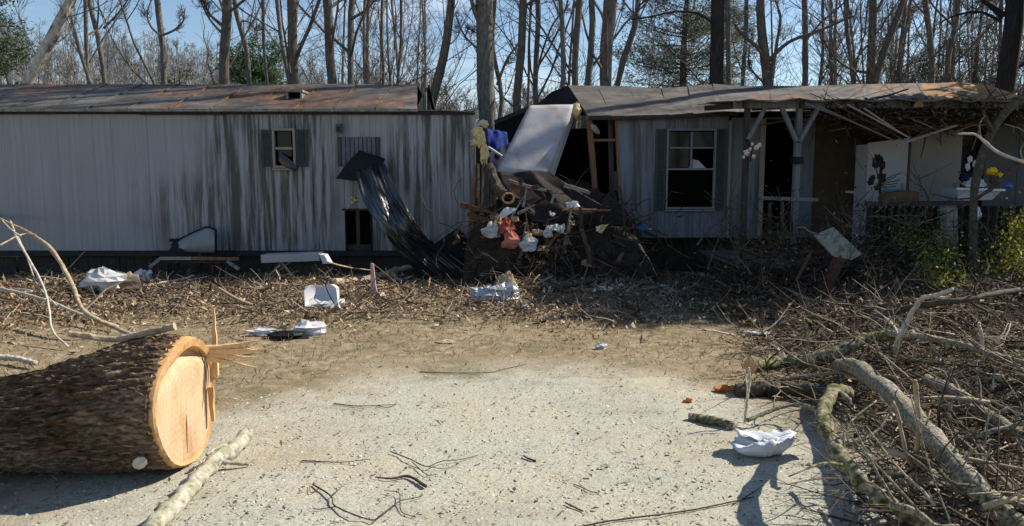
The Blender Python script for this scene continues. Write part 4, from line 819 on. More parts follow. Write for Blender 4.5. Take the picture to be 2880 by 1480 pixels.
def porch_region(rg, n): return rg.uniform(2.9, 8.6, n), rg.uniform(9.3, 10.25, n)
brush('porch_shrubs', 'dark leafless shrubs crowding the front of the porch', 1500, porch_region, .55, .42, .005, 37, TW, [5, 4, .8, .2, 7], up=.12, cat='shrubs')
def leafbits(name, label, n, region, seed, cols, wts, hm, w=.04, l=.065):
    rg = np.random.default_rng(seed); X, Y = region(rg, n); V, F = flat_quads(X, Y, hg(X, Y)+np.abs(rg.normal(0, hm, len(X))), rg, w, l, .8); stuff(name, V, F, 'litter', label, 'dead leaves', palette(rg, len(X), cols, wts))
LC = [(.11, .075, .048), (.2, .14, .085), (.055, .04, .028), (.33, .25, .155), (.45, .38, .29)]
leafbits('dead_leaves', 'dead brown leaves caught in the lower right brush heap', 9000, near_region, 33, LC, [4, 4, 4, 2.5, 1.6], .10, .026, .045)  # dark share of the leaves paints the shaded gaps of the heap
leafbits('dead_leaves', 'dead dark leaves covering the ground before the porch', 12500, mid_region, 34, LC, [4, 3, 5, 1, .4], .12)
leafbits('dead_leaves', 'withered dark leaves in the shrubs along the porch front', 5200, porch_region, 39, LC, [4, 2, 6, .6, .2], .5, .03, .05)
# branches dropped on the porch roof edge and caved-in ceiling
rg = np.random.default_rng(35); n = 1500; px = rg.uniform(2310, 2900, n); b0 = np.array([tuple(P(x, y, Y)) for x, y, Y in zip(px, rg.uniform(288, 330, n)+np.clip((px-2300)/140, 0, 1)*rg.uniform(0, 55, n)*np.clip((2900-px)/300, .0, .8), rg.uniform(10.5, 11.5, n))]); a = rg.uniform(0, 6.28, n)
pts = grow(b0, np.stack([np.cos(a), .3*np.sin(a), rg.normal(0, .12, n)], 1), rg.gamma(2, .16, n)+.1, 5, .13, rg, 0); V, F = sweep(pts, (rg.gamma(2, .003, n)+.002)[:, None]*np.linspace(1, .4, 5)[None], 4)
stuff('fallen_branches', V, F, 'twigs', 'dark fallen branches hanging under the caved-in porch roof', 'branches', np.repeat(palette(rg, n, TW, [4, 3, 1, .5, 5]), 16, 0))
rg = np.random.default_rng(36); n = 2600; px = rg.uniform(2320, 2900, n); c = np.array([tuple(P(x, y, Y)) for x, y, Y in zip(px, rg.uniform(284, 335, n), rg.uniform(10.25, 11.0, n))]); V, F = leaf_quads(c, rg, .022, .06); stuff('clinging_leaves', V, F, 'litter', 'withered leaves clinging to the branches under the porch roof', 'dead leaves', palette(rg, n, [(.03, .026, .02), (.07, .055, .04), (.16, .12, .08)], [5, 3, 1]))
# green vine on the right
def vine(name, label, boxes, n, seed, cols, wts, w=.018, l=.055):
    rg = np.random.default_rng(seed); C = []
    for (xa, xb, ya, yb, Ya, Yb, wt) in boxes:
        k = int(n*wt); cen = [(rg.uniform(xa, xb), rg.uniform(ya, yb), rg.uniform(Ya, Yb)) for _ in range(9)]
        for _ in range(k):
            q = cen[rg.integers(9)]; p = P(q[0]+rg.normal(0, 22), q[1]+rg.normal(0, 24), q[2]+rg.normal(0, .15)); C.append((p.x, p.y, max(p.z, hgt(p.x, p.y)+.02)))
    V, F = leaf_quads(np.array(C), rg, w, l); stuff(name, V, F, 'leaf_green', label, 'vine', palette(rg, len(C), cols, wts, .45))
vine('green_vine', 'green leafy vine climbing the brush at the right edge', [(2800, 2890, 600, 760, 8.2, 9.4, .42), (2600, 2800, 720, 800, 8.0, 9.0, .34), (2520, 2640, 640, 720, 9.2, 10.0, .24)], 4200, 41, [(.13, .15, .025), (.26, .25, .04), (.06, .075, .02), (.42, .38, .07)], [3, 4, 4, 1.6], .012, .042)

# ------------------------------------------------------------------ limbs and sticks, each one a thing
LR = random.Random(63)
LIMB_K = 1
def limb_mesh(pts, r0, r1, n=11, S=34, knob=.12):
    r0, r1 = r0*LIMB_K, r1*LIMB_K
    pp = smooth_path(pts, S); L = sum((b-a).length for a, b in zip(pp, pp[1:]))
    for i in range(1, S-1): pp[i] = pp[i]+Vector((LR.uniform(-1, 1), LR.uniform(-1, 1), LR.uniform(-1, 1)))*r0*.18
    rad = [(r0+(r1-r0)*i/(S-1))*(1+1.6*knob*(LR.random()-.35)) for i in range(S)]
    return MB().tube(pp, rad, n, True, None, .10, LR), pp, rad
def limb(label, px, r0, r1, mat, subs=(), name='fallen_limb', cat='branch', n=10, shoots=0, cut=None, S=36, group=None):
    pts = [G(*q) for q in px]; mb, pp, rad = limb_mesh(pts, r0, r1, n, S)
    if not subs and not shoots and not cut: return solo(name, mb, mat, label, cat, smooth=True, group=group)
    t = thing(name, label, cat, tuple(pp[len(pp)//2]), group); part('stem', mb, mat, t, True)
    for spx, s0, s1 in subs: part('side_branch', limb_mesh([G(*q) for q in spx], s0, s1, 7, 16)[0], mat, t, True)
    for k in range(shoots):
        i = LR.randrange(3, len(pp)-2); d = Vector((LR.uniform(-1, 1), LR.uniform(-1, 1), LR.uniform(-.1, .9))).normalized(); L = LR.uniform(.15, .5); p = pp[i]
        q = [p, p+d*L*.4+Vector((0, 0, .02)), p+d*L+Vector((LR.uniform(-.1, .1), LR.uniform(-.1, .1), LR.uniform(-.06, .1)))]; q = [Vector((v.x, v.y, max(v.z, hgt(v.x, v.y)+.01))) for v in q]
        part('shoot', limb_mesh(q, min(rad[i]*.4, .009), .003, 5, 9)[0], mat, t, True)
    if cut:
        p, d = pp[0], (pp[0]-pp[1]).normalized(); part('cut_end', MB().tube([p-d*.004, p+d*.004], [rad[0]*.97]*2, 14), cut, t)
    return t
s = 1.118
def D(*pts): return [(x*s, y*s, z) for x, y, z in pts]
# big limbs of the lower right heap
limb('thick grey lichen-patched limb running down to the lower right corner', D((2105, 925, .16), (2150, 925, .3), (2235, 985, .36), (2330, 1090, .38), (2420, 1185, .34), (2495, 1262, .26), (2580, 1330, .2)), .058, .046, 'limb_lichen', [(D((2490, 1255, .28), (2540, 1262, .3), (2600, 1280, .32)), .016, .008), (D((2495, 1265, .24), (2530, 1300, .14), (2545, 1340, .08)), .016, .008)], shoots=5)
limb('curved lichen-covered limb arching left of the thick grey one', D((2130, 990, .34), (2100, 985, .38), (2072, 1025, .4), (2078, 1080, .38), (2122, 1155, .34), (2190, 1232, .26), (2275, 1290, .18), (2380, 1318, .12)), .042, .030, 'limb_moss', [(D((2105, 985, .38), (2130, 1000, .42), (2140, 1020, .4)), .018, .01)], shoots=4)
limb('mossy limb with an orange sawn end pointing left', D((1888, 921, .20), (1960, 912, .16), (2040, 908, .2), (2120, 880, .28), (2200, 848, .3), (2300, 842, .3)), .062, .04, 'limb_moss', shoots=5, cut='sapwood')
limb('long pale branch crossing the heap from the mossy limb towards the right', D((2230, 838, .34), (2330, 850, .34), (2420, 868, .34), (2500, 893, .32), (2590, 915, .3)), .026, .016, 'limb_lichen', shoots=5)
limb('bare whitish branch with two kinks standing up from the heap', D((2256, 885, .2), (2262, 850, .36), (2290, 795, .52), (2318, 752, .68), (2350, 745, .74), (2395, 728, .84)), .022, .012, 'limb_white', [(D((2262, 845, .38), (2240, 810, .42), (2200, 780, .5)), .009, .004), (D((2350, 745, .74), (2375, 750, .72), (2392, 742, .74)), .012, .007)])
limb('upright yellow-brown stick crossing in front of the thick grey limb', D((2292, 1262, .04), (2298, 1180, .22), (2312, 1085, .46), (2305, 1000, .62), (2302, 958, .72)), .014, .010, 'limb_tan', [(D((2298, 1180, .22), (2280, 1140, .34), (2262, 1060, .5), (2248, 1015, .6)), .011, .007)])
limb('thin upright pale twig behind the limp white bag', D((1874, 1062, .03), (1880, 1000, .2), (1886, 960, .3), (1884, 925, .4)), .010, .006, 'limb_white', [(D((1880, 1005, .2), (1878, 965, .3), (1872, 930, .38)), .006, .004)], n=7)
limb('half-buried dark limb lying left of the thin upright pale twig', D((1735, 1050, .02), (1790, 1058, .03), (1850, 1072, .03)), .03, .024, 'limb_moss', n=9)
limb('grey branch running from the pale upright twig into the heap', D((1880, 1058, .05), (1950, 1030, .1), (2010, 1018, .14), (2060, 1030, .2)), .014, .009, 'limb_lichen', shoots=3)
limb('long grey branch below the sawn orange end', D((1930, 962, .06), (2010, 950, .12), (2090, 940, .2), (2150, 928, .3)), .016, .011, 'limb_lichen', shoots=3)
limb('dark limb lying between the sawn limb and the curved limb', D((1850, 985, .03), (1950, 978, .06), (2060, 985, .08), (2160, 1000, .1)), .055, .045, 'limb_dark')
limb('dark arching branch near the right edge, above the long pale one', D((2190, 800, .3), (2300, 772, .34), (2420, 755, .4), (2590, 725, .5)), .03, .02, 'limb_dark', shoots=6)
limb('lichen-grey limb low at the right edge under the heap twigs', D((2330, 955, .25), (2400, 985, .25), (2480, 1040, .22), (2590, 1105, .2)), .035, .028, 'limb_lichen', shoots=5)
limb('forked grey branch lying flat in the right middle of the heap', D((2380, 1120, .2), (2440, 1100, .26), (2500, 1085, .3), (2590, 1060, .34)), .016, .009, 'limb_lichen', [(D((2440, 1100, .26), (2480, 1140, .24), (2530, 1190, .2)), .01, .006)], shoots=4)
limb('thin grey branch hooked between the curved limb and the thick limb', D((2080, 1130, .2), (2150, 1115, .28), (2210, 1080, .34), (2250, 1010, .46)), .01, .006, 'limb_lichen', shoots=2, n=7)
limb('brown pencil-thick stem hanging from the thick grey limb', D((2120, 1212, .12), (2180, 1218, .18), (2250, 1205, .24), (2300, 1180, .28)), .009, .006, 'limb_dark', shoots=2, n=7)
limb('pale forked twig standing right of the whitish kinked branch', D((2468, 885, .3), (2470, 850, .42), (2462, 812, .54)), .012, .008, 'limb_white', [(D((2470, 850, .42), (2500, 848, .44), (2560, 846, .46)), .007, .004)], n=7)
limb('straw-coloured stick lying before the sawn limb', D((1900, 845, .05), (1950, 820, .12), (2010, 800, .2), (2060, 790, .24)), .013, .008, 'limb_tan', n=7, shoots=2)
limb('pale stick lying on the dark thicket left of the brown post', D((1930, 735, .1), (1970, 725, .15), (2035, 755, .2)), .018, .012, 'limb_tan', n=7)
limb('long limb lying along the litter before the gap', D((1280, 728, .05), (1400, 722, .08), (1520, 705, .1), (1640, 712, .12)), .035, .03, 'limb_dark')
limb('thin rod leaning in the dark thicket under the window', D((1900, 640, .5), (1935, 690, .3), (1960, 725, .1)), .014, .01, 'limb_dark', n=7)
for k in range(16):                                     # further heap branches
    x = LR.uniform(2060, 2560); y = LR.uniform(850, 1300); a = LR.uniform(-.6, 1.1); L = LR.uniform(120, 260)
    if x < 2150 and y > 1000: x += 160
    mt = ['limb_lichen', 'limb_dark', 'limb_moss', 'limb_tan'][k % 4]; hue = ['grey', 'dark brown', 'mossy', 'tan'][k % 4]
    z0 = LR.uniform(.12, .32); q = D((x, y, z0), (x+L*.35*cos(a), y+L*.35*sin(a)*.6, z0+.05), (x+L*.7*cos(a+.2), y+L*.7*sin(a+.2)*.6, z0+LR.uniform(-.04, .08)), (x+L*cos(a+.1), y+L*sin(a)*.6, z0+LR.uniform(-.06, .06)))
    limb('slender %s branch tangled in the lower right heap, one of several alike' % hue, q, LR.uniform(.010, .02), .006, mt, shoots=4, n=8, name='heap_branch', group='slender branches of the heap')
# left foreground
limb('long bent tan branch leaning in from the left, thickest of the left ones', [(-40, 600, 1.05), (110, 672, .84), (190, 775, .55), (235, 872, .28), (320, 920, .12), (395, 950, .05)], .024, .02, 'limb_tan', [([(0, 690, .86), (60, 660, .86), (100, 660, .86)], .011, .008), ([(225, 860, .3), (250, 880, .2), (265, 920, .06)], .009, .005)], S=30)
limb('pale thin branch crossing the tan branch near the left edge, forking downward', [(-15, 520, 1.2), (20, 600, 1.0), (45, 665, .86), (110, 780, .56), (135, 850, .38), (148, 930, .15), (190, 975, .04)], .014, .010, 'limb_white', [([(50, 665, .86), (75, 720, .7), (105, 800, .5), (160, 860, .3)], .009, .006), ([(-10, 600, 1.0), (25, 640, .92), (60, 665, .86)], .01, .007)], S=30)
limb('whitish branch lying from the left edge to the foot of the tan branch', [(-30, 805, .2), (60, 825, .2), (130, 845, .18), (230, 885, .12), (330, 918, .06)], .019, .015, 'limb_white', [([(60, 825, .2), (90, 818, .22), (40, 812, .22)], .012, .01)])
limb('short sawn pale stick at the left edge behind the log', [(-30, 1003, .06), (40, 1008, .06), (100, 1022, .05)], .026, .022, 'limb_white')
limb('small forked twig at the left edge beyond the whitish branch', [(-10, 876, .1), (30, 880, .1), (55, 855, .18)], .008, .005, 'limb_tan', [([(30, 880, .1), (10, 905, .05), (-5, 915, .03)], .006, .004)], n=7)
limb('lichen-white birch limb lying in the lower left foreground beside the log', D((622, 1090, .045), (590, 1130, .045), (540, 1160, .05), (490, 1215, .05), (440, 1270, .05), (370, 1345, .05)), .042, .046, 'limb_birch', [(D((540, 1160, .05), (590, 1165, .03), (625, 1168, .02)), .016, .009), (D((590, 1120, .06), (550, 1125, .09), (520, 1145, .09)), .014, .009)], cut='limb_birch', S=30)
limb('pale mossy log lying in the litter before the black plastic', D((838, 712, .06), (900, 706, .08), (960, 695, .1), (1000, 680, .13)), .055, .06, 'limb_tan', [(D((1000, 680, .13), (1030, 672, .2), (1048, 668, .22)), .05, .03), (D((985, 690, .12), (1010, 705, .1), (1045, 690, .1)), .03, .015)])
LIMB_K = .68
# dark twigs on the gravel
limb('long thin dark stick at the lower right edge of the gravel', [(1560, 1500, .008), (1700, 1468, .01), (1850, 1448, .012), (1960, 1432, .012), (2120, 1398, .012)], .007, .005, 'limb_dark', n=7, cat='stick', name='stick')
limb('forked dark twig sprawling at the bottom left of the gravel', [(880, 1362, .01), (930, 1395, .02), (945, 1425, .02), (1040, 1462, .02), (1075, 1445, .03), (1125, 1408, .03)], .0065, .004, 'limb_dark', [([(945, 1425, .02), (900, 1432, .01), (880, 1430, .01)], .004, .003), ([(930, 1395, .02), (960, 1370, .02), (950, 1355, .02)], .004, .002), ([(1125, 1408, .03), (1120, 1385, .02), (1080, 1380, .02)], .004, .003), ([(1125, 1408, .03), (1160, 1402, .02), (1190, 1394, .01)], .004, .003), ([(1125, 1408, .03), (1130, 1440, .01), (1170, 1455, .01)], .004, .003), ([(895, 1375, .01), (875, 1385, .015), (870, 1365, .01)], .004, .002)], n=6, cat='stick', name='twig')
limb('forked dark twig in the lower middle of the gravel', [(1098, 1270, .01), (1150, 1290, .02), (1200, 1312, .02), (1240, 1298, .02), (1300, 1292, .015), (1345, 1280, .01)], .0055, .003, 'limb_dark', [([(1200, 1312, .02), (1250, 1318, .01), (1290, 1305, .01)], .003, .002), ([(1160, 1300, .02), (1200, 1335, .01), (1230, 1334, .01)], .004, .003)], n=6, cat='stick', name='twig')
limb('short dark stick left of the forked gravel twigs', [(850, 1296, .008), (900, 1298, .01), (960, 1300, .01), (1040, 1292, .01)], .006, .003, 'limb_dark', n=6, cat='stick', name='twig')
limb('dark twig ending in a thick broken chunk, above the sprawling twig', [(1055, 1342, .008), (1100, 1346, .01), (1150, 1340, .012), (1198, 1368, .015)], .005, .014, 'limb_dark', n=6, cat='stick', name='twig')
limb('thin horizontal twig near the far edge of the gravel', [(1180, 1046, .008), (1270, 1049, .01), (1370, 1048, .01), (1410, 1040, .01), (1480, 1024, .01)], .006, .003, 'limb_dark', n=6, cat='stick', name='twig')
limb('thin twig in the far left part of the gravel', [(940, 1135, .008), (1000, 1142, .01), (1060, 1140, .01), (1115, 1138, .01)], .006, .003, 'limb_dark', [([(1060, 1140, .01), (1090, 1146, .01), (1118, 1132, .02)], .004, .003)], n=6, cat='stick', name='twig')
limb('small dark chip on the middle right of the gravel', [(1472, 1282, .01), (1490, 1292, .015), (1508, 1296, .01)], .007, .009, 'limb_dark', n=6, cat='stick', name='wood_chip', S=8)
limb('small dark stick near the bottom right of the gravel', [(1590, 1414, .008), (1612, 1425, .01), (1640, 1438, .01)], .006, .006, 'limb_dark', n=6, cat='stick', name='twig', S=8)
limb('thin kinked twig right of centre on the gravel', [(1615, 1362, .006), (1640, 1372, .01), (1660, 1382, .008), (1685, 1386, .006)], .004, .003, 'limb_dark', [([(1640, 1372, .01), (1646, 1385, .01), (1650, 1392, .006)], .003, .002)], n=6, cat='stick', name='twig', S=10)
limb('thin twig slanting towards the long stick at the lower right', [(2060, 1420, .008), (2110, 1390, .01), (2150, 1365, .01)], .004, .003, 'limb_dark', n=6, cat='stick', name='twig', S=10)

LIMB_K = 1

def spike(a, b, w, d, n=5, tipw=.15):
    a, b = Vector(a), Vector(b); z = (b-a).normalized(); u = z.cross(Vector((0, 1, .2))).normalized(); v_ = z.cross(u); mb = MB(); vs = []
    for i in range(n+1):
        t = i/n; k = 1-(1-tipw)*t**1.5; c = a.lerp(b, t)+u*LR.uniform(-.1, .1)*w
        for su, sv in ((-1, -1), (1, -1), (1, 1), (-1, 1)): vs.append(c+u*su*w/2*k+v_*sv*d/2*k)
    fs = [(i*4+j, i*4+(j+1) % 4, i*4+4+(j+1) % 4, i*4+4+j) for i in range(n) for j in range(4)]+[(3, 2, 1, 0), tuple(n*4+j for j in range(4))]
    return mb.add(vs, fs)

# ------------------------------------------------------------------ the great log, sawn end to the right
XF = -1.87; CY = 4.10; RF = .385
def log_r(x):                                           # butt swell towards the cut
    t = min(1, max(0, (XF-x)/1.15)); t = t*t*(3-2*t); return RF*(1-t)+.255*t
def face_r(a):                                          # outline of the sawn face; a=0 towards the camera, a=90 deg up
    return 1+.035*sin(2*a+.6)+.03*sin(3*a+1.1)+.02*sin(5*a)
LOGX = -2.6
lg = thing('felled_log', 'huge felled log with dark bark and a fresh orange sawn end', 'log', (LOGX, CY, 0)); na, nx_ = 200, 120; mb = MB(); vs = []; rgl = np.random.default_rng(5)
ridge = rgl.normal(0, 1, (na, 25)); xs = XF-np.linspace(0, 1, nx_)**1.15*3.9
for i, x in enumerate(xs):
    for j in range(na):
        a = 2*pi*j/na; u = i/(nx_-1)*24; k0 = int(min(u, 23)); h = ridge[j, k0]*(1-(u-k0))+ridge[j, k0+1]*(u-k0)
        R = log_r(x); w_ = min(1, .15+i/10); r = R*(1+(face_r(a)-1)*max(.3, 1-i/20))+w_*(.010*h+.006*rgl.normal())
        vs.append((x+(.008*rgl.normal() if i == 0 else 0), CY-r*cos(a), R*.985+r*sin(a)))
part('bark', mb.add(vs, [(i*na+j, i*na+(j+1) % na, (i+1)*na+(j+1) % na, (i+1)*na+j) for i in range(nx_-1) for j in range(na)]), 'log_bark', lg)
def face_pt(a, f, dx=0): r = RF*face_r(a)*f; return Vector((XF+dx, CY-r*cos(a), RF*.985+r*sin(a)))
mb = MB(); vs = []; fs = []; NRG = 18; NA = 96                # sawn face: a hinge step near the top, saw grooves
def step(a, f):
    y, z = -f*cos(a), f*sin(a); hinge = 1/(1+math.exp(-(z*.9-y*.15-.60+.25*abs(y+.1))*38)); far = 1/(1+math.exp(-((-(-f*cos(a)))*-1-.78)*40)) if False else 0
    return -.045*hinge
for i in range(NRG+1):
    f = .93*(i/NRG)
    for j in range(NA):
        a = 2*pi*j/NA; p = face_pt(a, max(f, .002), .012+step(a, f)+.0004*sin(f*sin(a)*60+3*cos(a))); vs.append(p)
fs = [(i*NA+j, i*NA+(j+1) % NA, (i+1)*NA+(j+1) % NA, (i+1)*NA+j) for i in range(NRG) for j in range(NA)]
part('sawn_face', mb.add(vs, fs), 'cut_wood', lg)
mb = MB(); vs = []                                            # sapwood rim, proud of the heartwood at the hinge
prof = [(.995, -.02), (.985, .016), (.955, .026), (.925, .012), (.9, -.06)]
for f, dx in prof:
    for j in range(NA):
        a = 2*pi*j/NA; up = max(0, sin(a))**2; p = face_pt(a, f-.09*up*(f < .94), dx+.03*up*(.9 < f < .98)+.0015*rgl.normal()); vs.append(p)
part('sapwood_rim', mb.add(vs, [(i*NA+j, i*NA+(j+1) % NA, (i+1)*NA+(j+1) % NA, (i+1)*NA+j) for i in range(len(prof)-1) for j in range(NA)]), 'sapwood', lg)
for (a0, f0, a1, f1) in ((2.2, .86, 2.95, .72), (2.5, .9, 3.1, .8), (-1.45, .2, -1.5, .8)):
    part('crack', MB().tube([face_pt(a0+(a1-a0)*t, f0+(f1-f0)*t, .0125) for t in np.linspace(0, 1, 8)], [.0015, .003, .004, .004, .0035, .003, .002, .001], 4), 'brown_wood', lg)
far = CY+RF*.9
for a, c, w in (((572, 985), (735, 958), .035), ((575, 992), (750, 984), .05), ((578, 1000), (720, 1006), .03), ((575, 1004), (725, 1034), .022), ((570, 978), (690, 970), .025), ((580, 1010), (660, 1020), .03)):
    part('splinter', spike(P(*a, far-.05), P(*c, far), w, .02), 'splinter_wood', lg)
part('splinter', spike(P(606, 1056, far+.02), P(600, 868, far+.02), .04, .025, 7, .25), 'splinter_wood', lg, label='tall upright splinter beside the sawn end')
part('splinter', spike(P(592, 1090, CY+RF*.72), P(600, 1185, CY+RF*.7), .03, .03, 4, .6), 'sapwood', lg)
part('hinge_wood', MB().sheet([[P(490+75*s_, 955+35*s_*s_+14*t, CY+.05+.3*s_)+Vector((.02+.045*(1-t), 0, 0)) for t in (0, .5, 1)] for s_ in np.linspace(0, 1, 8)], .02), 'sapwood', lg)
bs = P(392, 1296, CY-RF*.92); stub = part('branch_stub', MB().tube([bs+Vector((-.06, .10, .03)), bs+Vector((-.01, .02, 0)), bs+Vector((.012, -.02, -.004))], [.05, .042, .038], 9), 'log_bark', lg); part('cut_end', MB().tube([bs+Vector((.0122, -.0205, -.004)), bs+Vector((.016, -.026, -.005))], [.037, .034], 9), 'limb_white', stub)
mbb = limb_mesh([P(x, y, CY+.06) for x, y in ((196, 938), (250, 946), (320, 955), (380, 944), (440, 930), (492, 918))], .018, .022, 8, 24)[0]
solo('bark_strip', mbb, 'limb_tan', 'long peeled strip of bark lying along the top of the felled log', 'bark strip')

# ------------------------------------------------------------------ heap in the gap
HR = random.Random(15)
def crumple(label, cat, name, c, size, mat, seed, rough=.35, n=9, m=13, flatb=True):
    rg = random.Random(seed); mb = MB().blob(c, size, rg, rough, n, m)
    if flatb: z0 = Vector(c).z-size[2]*.75; mb.v = [(x, y, max(z, z0)) for x, y, z in mb.v]
    return solo(name, mb, mat, label, cat)
mb = MB(); rg = random.Random(8)                         # the core: earth, roots, broken boards
vs = []; NI, NJ = 26, 34
for i in range(NI):
    for j in range(NJ):
        x = -.75+3.3*j/(NJ-1); y = 11.05+2.6*i/(NI-1); e = max(0, 1-abs((x-.7)/1.6)**2.4)*max(0, min(1, (y-11.0)/1.0))*max(0, min(1, (13.9-y)/.6))
        vs.append((x, y, -.05+1.5*e**.6*(1+.12*sin(5*x+3*y))+.08*rg.uniform(-1, 1)*e))
mb.add(vs, [(i*NJ+j, i*NJ+j+1, i*NJ+NJ+j+1, i*NJ+NJ+j) for i in range(NI-1) for j in range(NJ-1)])
heap = obj_me('debris_heap', mb.mesh('debris_heap', MATS['soil'])); tag(heap, 'dark heap of earth, roots and wreckage filling the gap', 'debris heap', kind='stuff')
rgn = np.random.default_rng(18); n = 1300; X = rgn.normal(.75, .65, n); Yy = rgn.uniform(10.95, 12.2, n); Z = rgn.uniform(.1, 1.0, n)*np.clip((Yy-10.8)/.9, .1, 1)*1.25; a = rgn.uniform(0, 6.28, n)
pts = grow(np.stack([X, Yy-.08, Z], 1), np.stack([np.cos(a), -.3+.5*np.sin(a), rgn.normal(0, .6, n)], 1), rgn.gamma(2.2, .16, n)+.1, 6, .35, rgn, -.03); pts[:, :, 2] = np.maximum(pts[:, :, 2], .02); V, F = sweep(pts, (rgn.gamma(1.7, .005, n)+.003)[:, None]*np.linspace(1, .3, 6)[None], 5)
stuff('torn_roots', V, F, 'twigs', 'tangle of torn roots and wires on the heap in the gap', 'roots', np.repeat(palette(rgn, n, [(.04, .03, .022), (.09, .065, .045), (.17, .13, .09)], [5, 3, .8]), 25, 0))
BR = random.Random(44)
for k in range(34):
    x, y = BR.uniform(1345, 1760), BR.uniform(520, 770); Yb = 11.35-.35*(y-520)/250+BR.uniform(-.1, .15); L = BR.uniform(.25, .8); a = BR.choice([BR.uniform(-.4, .5), BR.uniform(.9, 2.2)]); p = P(x, y, Yb); d = Vector((cos(a), BR.uniform(-.3, .3), sin(a)))*L
    col = k % 4; mt = ['stud_wood', 'weathered_board', 'dark_wood', 'brown_wood'][col]; lb = ['reddish', 'weathered grey', 'blackened', 'brown'][col]
    solo('broken_board', spike(p-d*.5, p+d*.5, BR.uniform(.03, .09), BR.uniform(.015, .03), 5, BR.uniform(.2, .8)), mt, 'splintered %s board jutting from the heap in the gap, one of several alike' % lb, 'board', group='splintered boards in the gap')
for k in range(12):
    x, y = BR.uniform(1380, 1700), BR.uniform(590, 740); mt = ['insulation_yellow', 'cloth_tan', 'cloth_white', 'tar_paper'][k % 4]; lb = ['yellow insulation', 'tan cloth', 'whitish cloth', 'black felt'][k % 4]
    g_ = ribbon([(x, y, 11.05), (x+BR.uniform(-12, 12), y+14, 11.0)], [(x+BR.uniform(14, 34), y+BR.uniform(-8, 8), 11.1), (x+BR.uniform(14, 34), y+BR.uniform(10, 26), 11.0)], 7, 8, .025, 300+k); solo('torn_scrap', MB().sheet(g_, .008), mt, 'torn scrap of %s hanging on the heap in the gap' % lb, 'scrap', group='torn scraps on the heap')
# blanket draped over the heap
def drape(L, R, n, m, amp, seed): return ribbon(L, R, n, m, amp, seed)
solo('dark_blanket', MB().sheet(drape([(1395, 486, 12.0), (1420, 530, 11.6), (1470, 590, 11.3), (1500, 625, 11.25)], [(1545, 482, 12.0), (1620, 535, 11.6), (1720, 600, 11.35), (1745, 640, 11.3)], 40, 40, .035, 12), .02), 'blanket', 'dark maroon blanket draped over the heap below the mattress', 'blanket', smooth=True)
# mattress
def mattress():
    tl, tr_, br, bl = P(1490, 297, 12.95), P(1612, 294, 12.95), P(1540, 500, 12.05), P(1398, 484, 12.05); nrm = (tr_-tl).cross(bl-tl).normalized(); nrm = -nrm if nrm.y < 0 else nrm
    t = thing('mattress', 'pale grey-mauve mattress tipped up in the gap between the halves', 'mattress', tuple((bl+br)/2)); g = []; N = 14
    for i in range(N+1):
        row = []
        for j in range(N+1):
            u, v = j/N, i/N; p = tl.lerp(tr_, u).lerp(bl.lerp(br, u), v); e = min(u, 1-u, v, 1-v); p = p+nrm*(.03*math.exp(-e*22))+nrm*(.008*sin(u*9)*sin(v*13)); row.append(p)
        g.append(row)
    part('top_panel', MB().sheet([r[::-1] for r in g], .03), 'mattress_ticking', t, True)
    d = nrm*.2+Vector((.05, 0, 0)); rim = [g[0][0], g[0][N], g[N][N], g[N][0]]
    for (a, c) in ((rim[0], rim[1]), (rim[1], rim[2]), (rim[2], rim[3]), (rim[3], rim[0])):
        gg = [[a.lerp(c, u)+d*v+(Vector((.012, 0, .012))*sin(pi*v)) for v in np.linspace(.05, 1, 5)] for u in np.linspace(0, 1, 9)]; part('side_panel', MB().sheet(gg, .01), 'mattress_edge', t, True)
    part('bottom_panel', MB().prism([p+d*1.0 for p in rim], nrm*.02), 'mattress_edge', t)
    for q in (0, 1): part('piping', MB().tube([p+d*(.05+.9*q) for p in rim+[rim[0]]], .012, 6), 'mattress_edge', t)
    part('torn_corner', MB().blob(rim[1]+d*.5+Vector((.04, -.03, -.04)), (.09, .1, .13), random.Random(4), .35), 'insulation_yellow', t, label='torn yellow corner showing stuffing')
mattress()
# splintered end of the left wall: torn bark-like boards and insulation
ws = thing('splintered_wall_end', 'splintered boards and yellow insulation at the torn end of the left half', 'broken wall', tuple(P(1360, 640, 12.2)))
for k in range(11):
    x = 1326+k*6.4; top = HR.uniform(360, 480) if k < 6 else HR.uniform(470, 560); a, c = P(x+HR.uniform(-4, 4), 660+HR.uniform(-20, 30), 12.2+HR.uniform(-.1, .1)), P(x+HR.uniform(-8, 8), top, 12.25+HR.uniform(-.1, .15))
    part('splintered_board', spike(a, c, HR.uniform(.05, .1), .03, 6, .3), HR.choice(['weathered_board', 'stud_wood', 'limb_lichen', 'limb_tan']), ws)
for (x, y, sx_, sz) in ((1352, 392, .07, .12), (1345, 372, .09, .08), (1362, 432, .07, .14), (1366, 350, .045, .05), (1340, 400, .1, .05)):
    part('insulation_wad', MB().blob(P(x, y, 12.15), (sx_, .07, sz), HR, .4), 'insulation_yellow', ws)
part('white_cap', MB().blob(P(1358, 346, 12.15), (.06, .06, .05), HR, .2), 'cloth_white', ws)
part('pale_strip', MB().bar(P(1368, 440, 12.1), P(1372, 560, 12.1), .035, .02), 'insulation_yellow', ws); part('snapped_stick', MB().bar(P(1318, 602, 12.0), P(1360, 602, 12.0), .035, .03), 'splinter_wood', ws)
lt = thing('broken_branch', 'short broken branch with an open hollow orange end on the heap', 'branch', tuple(P(1410, 540, 11.6)))
part('stem', limb_mesh([P(1372, 470, 11.75), P(1392, 520, 11.65), P(1412, 545, 11.5), P(1428, 556, 11.38)], .09, .085, 12, 14)[0], 'limb_dark', lt)
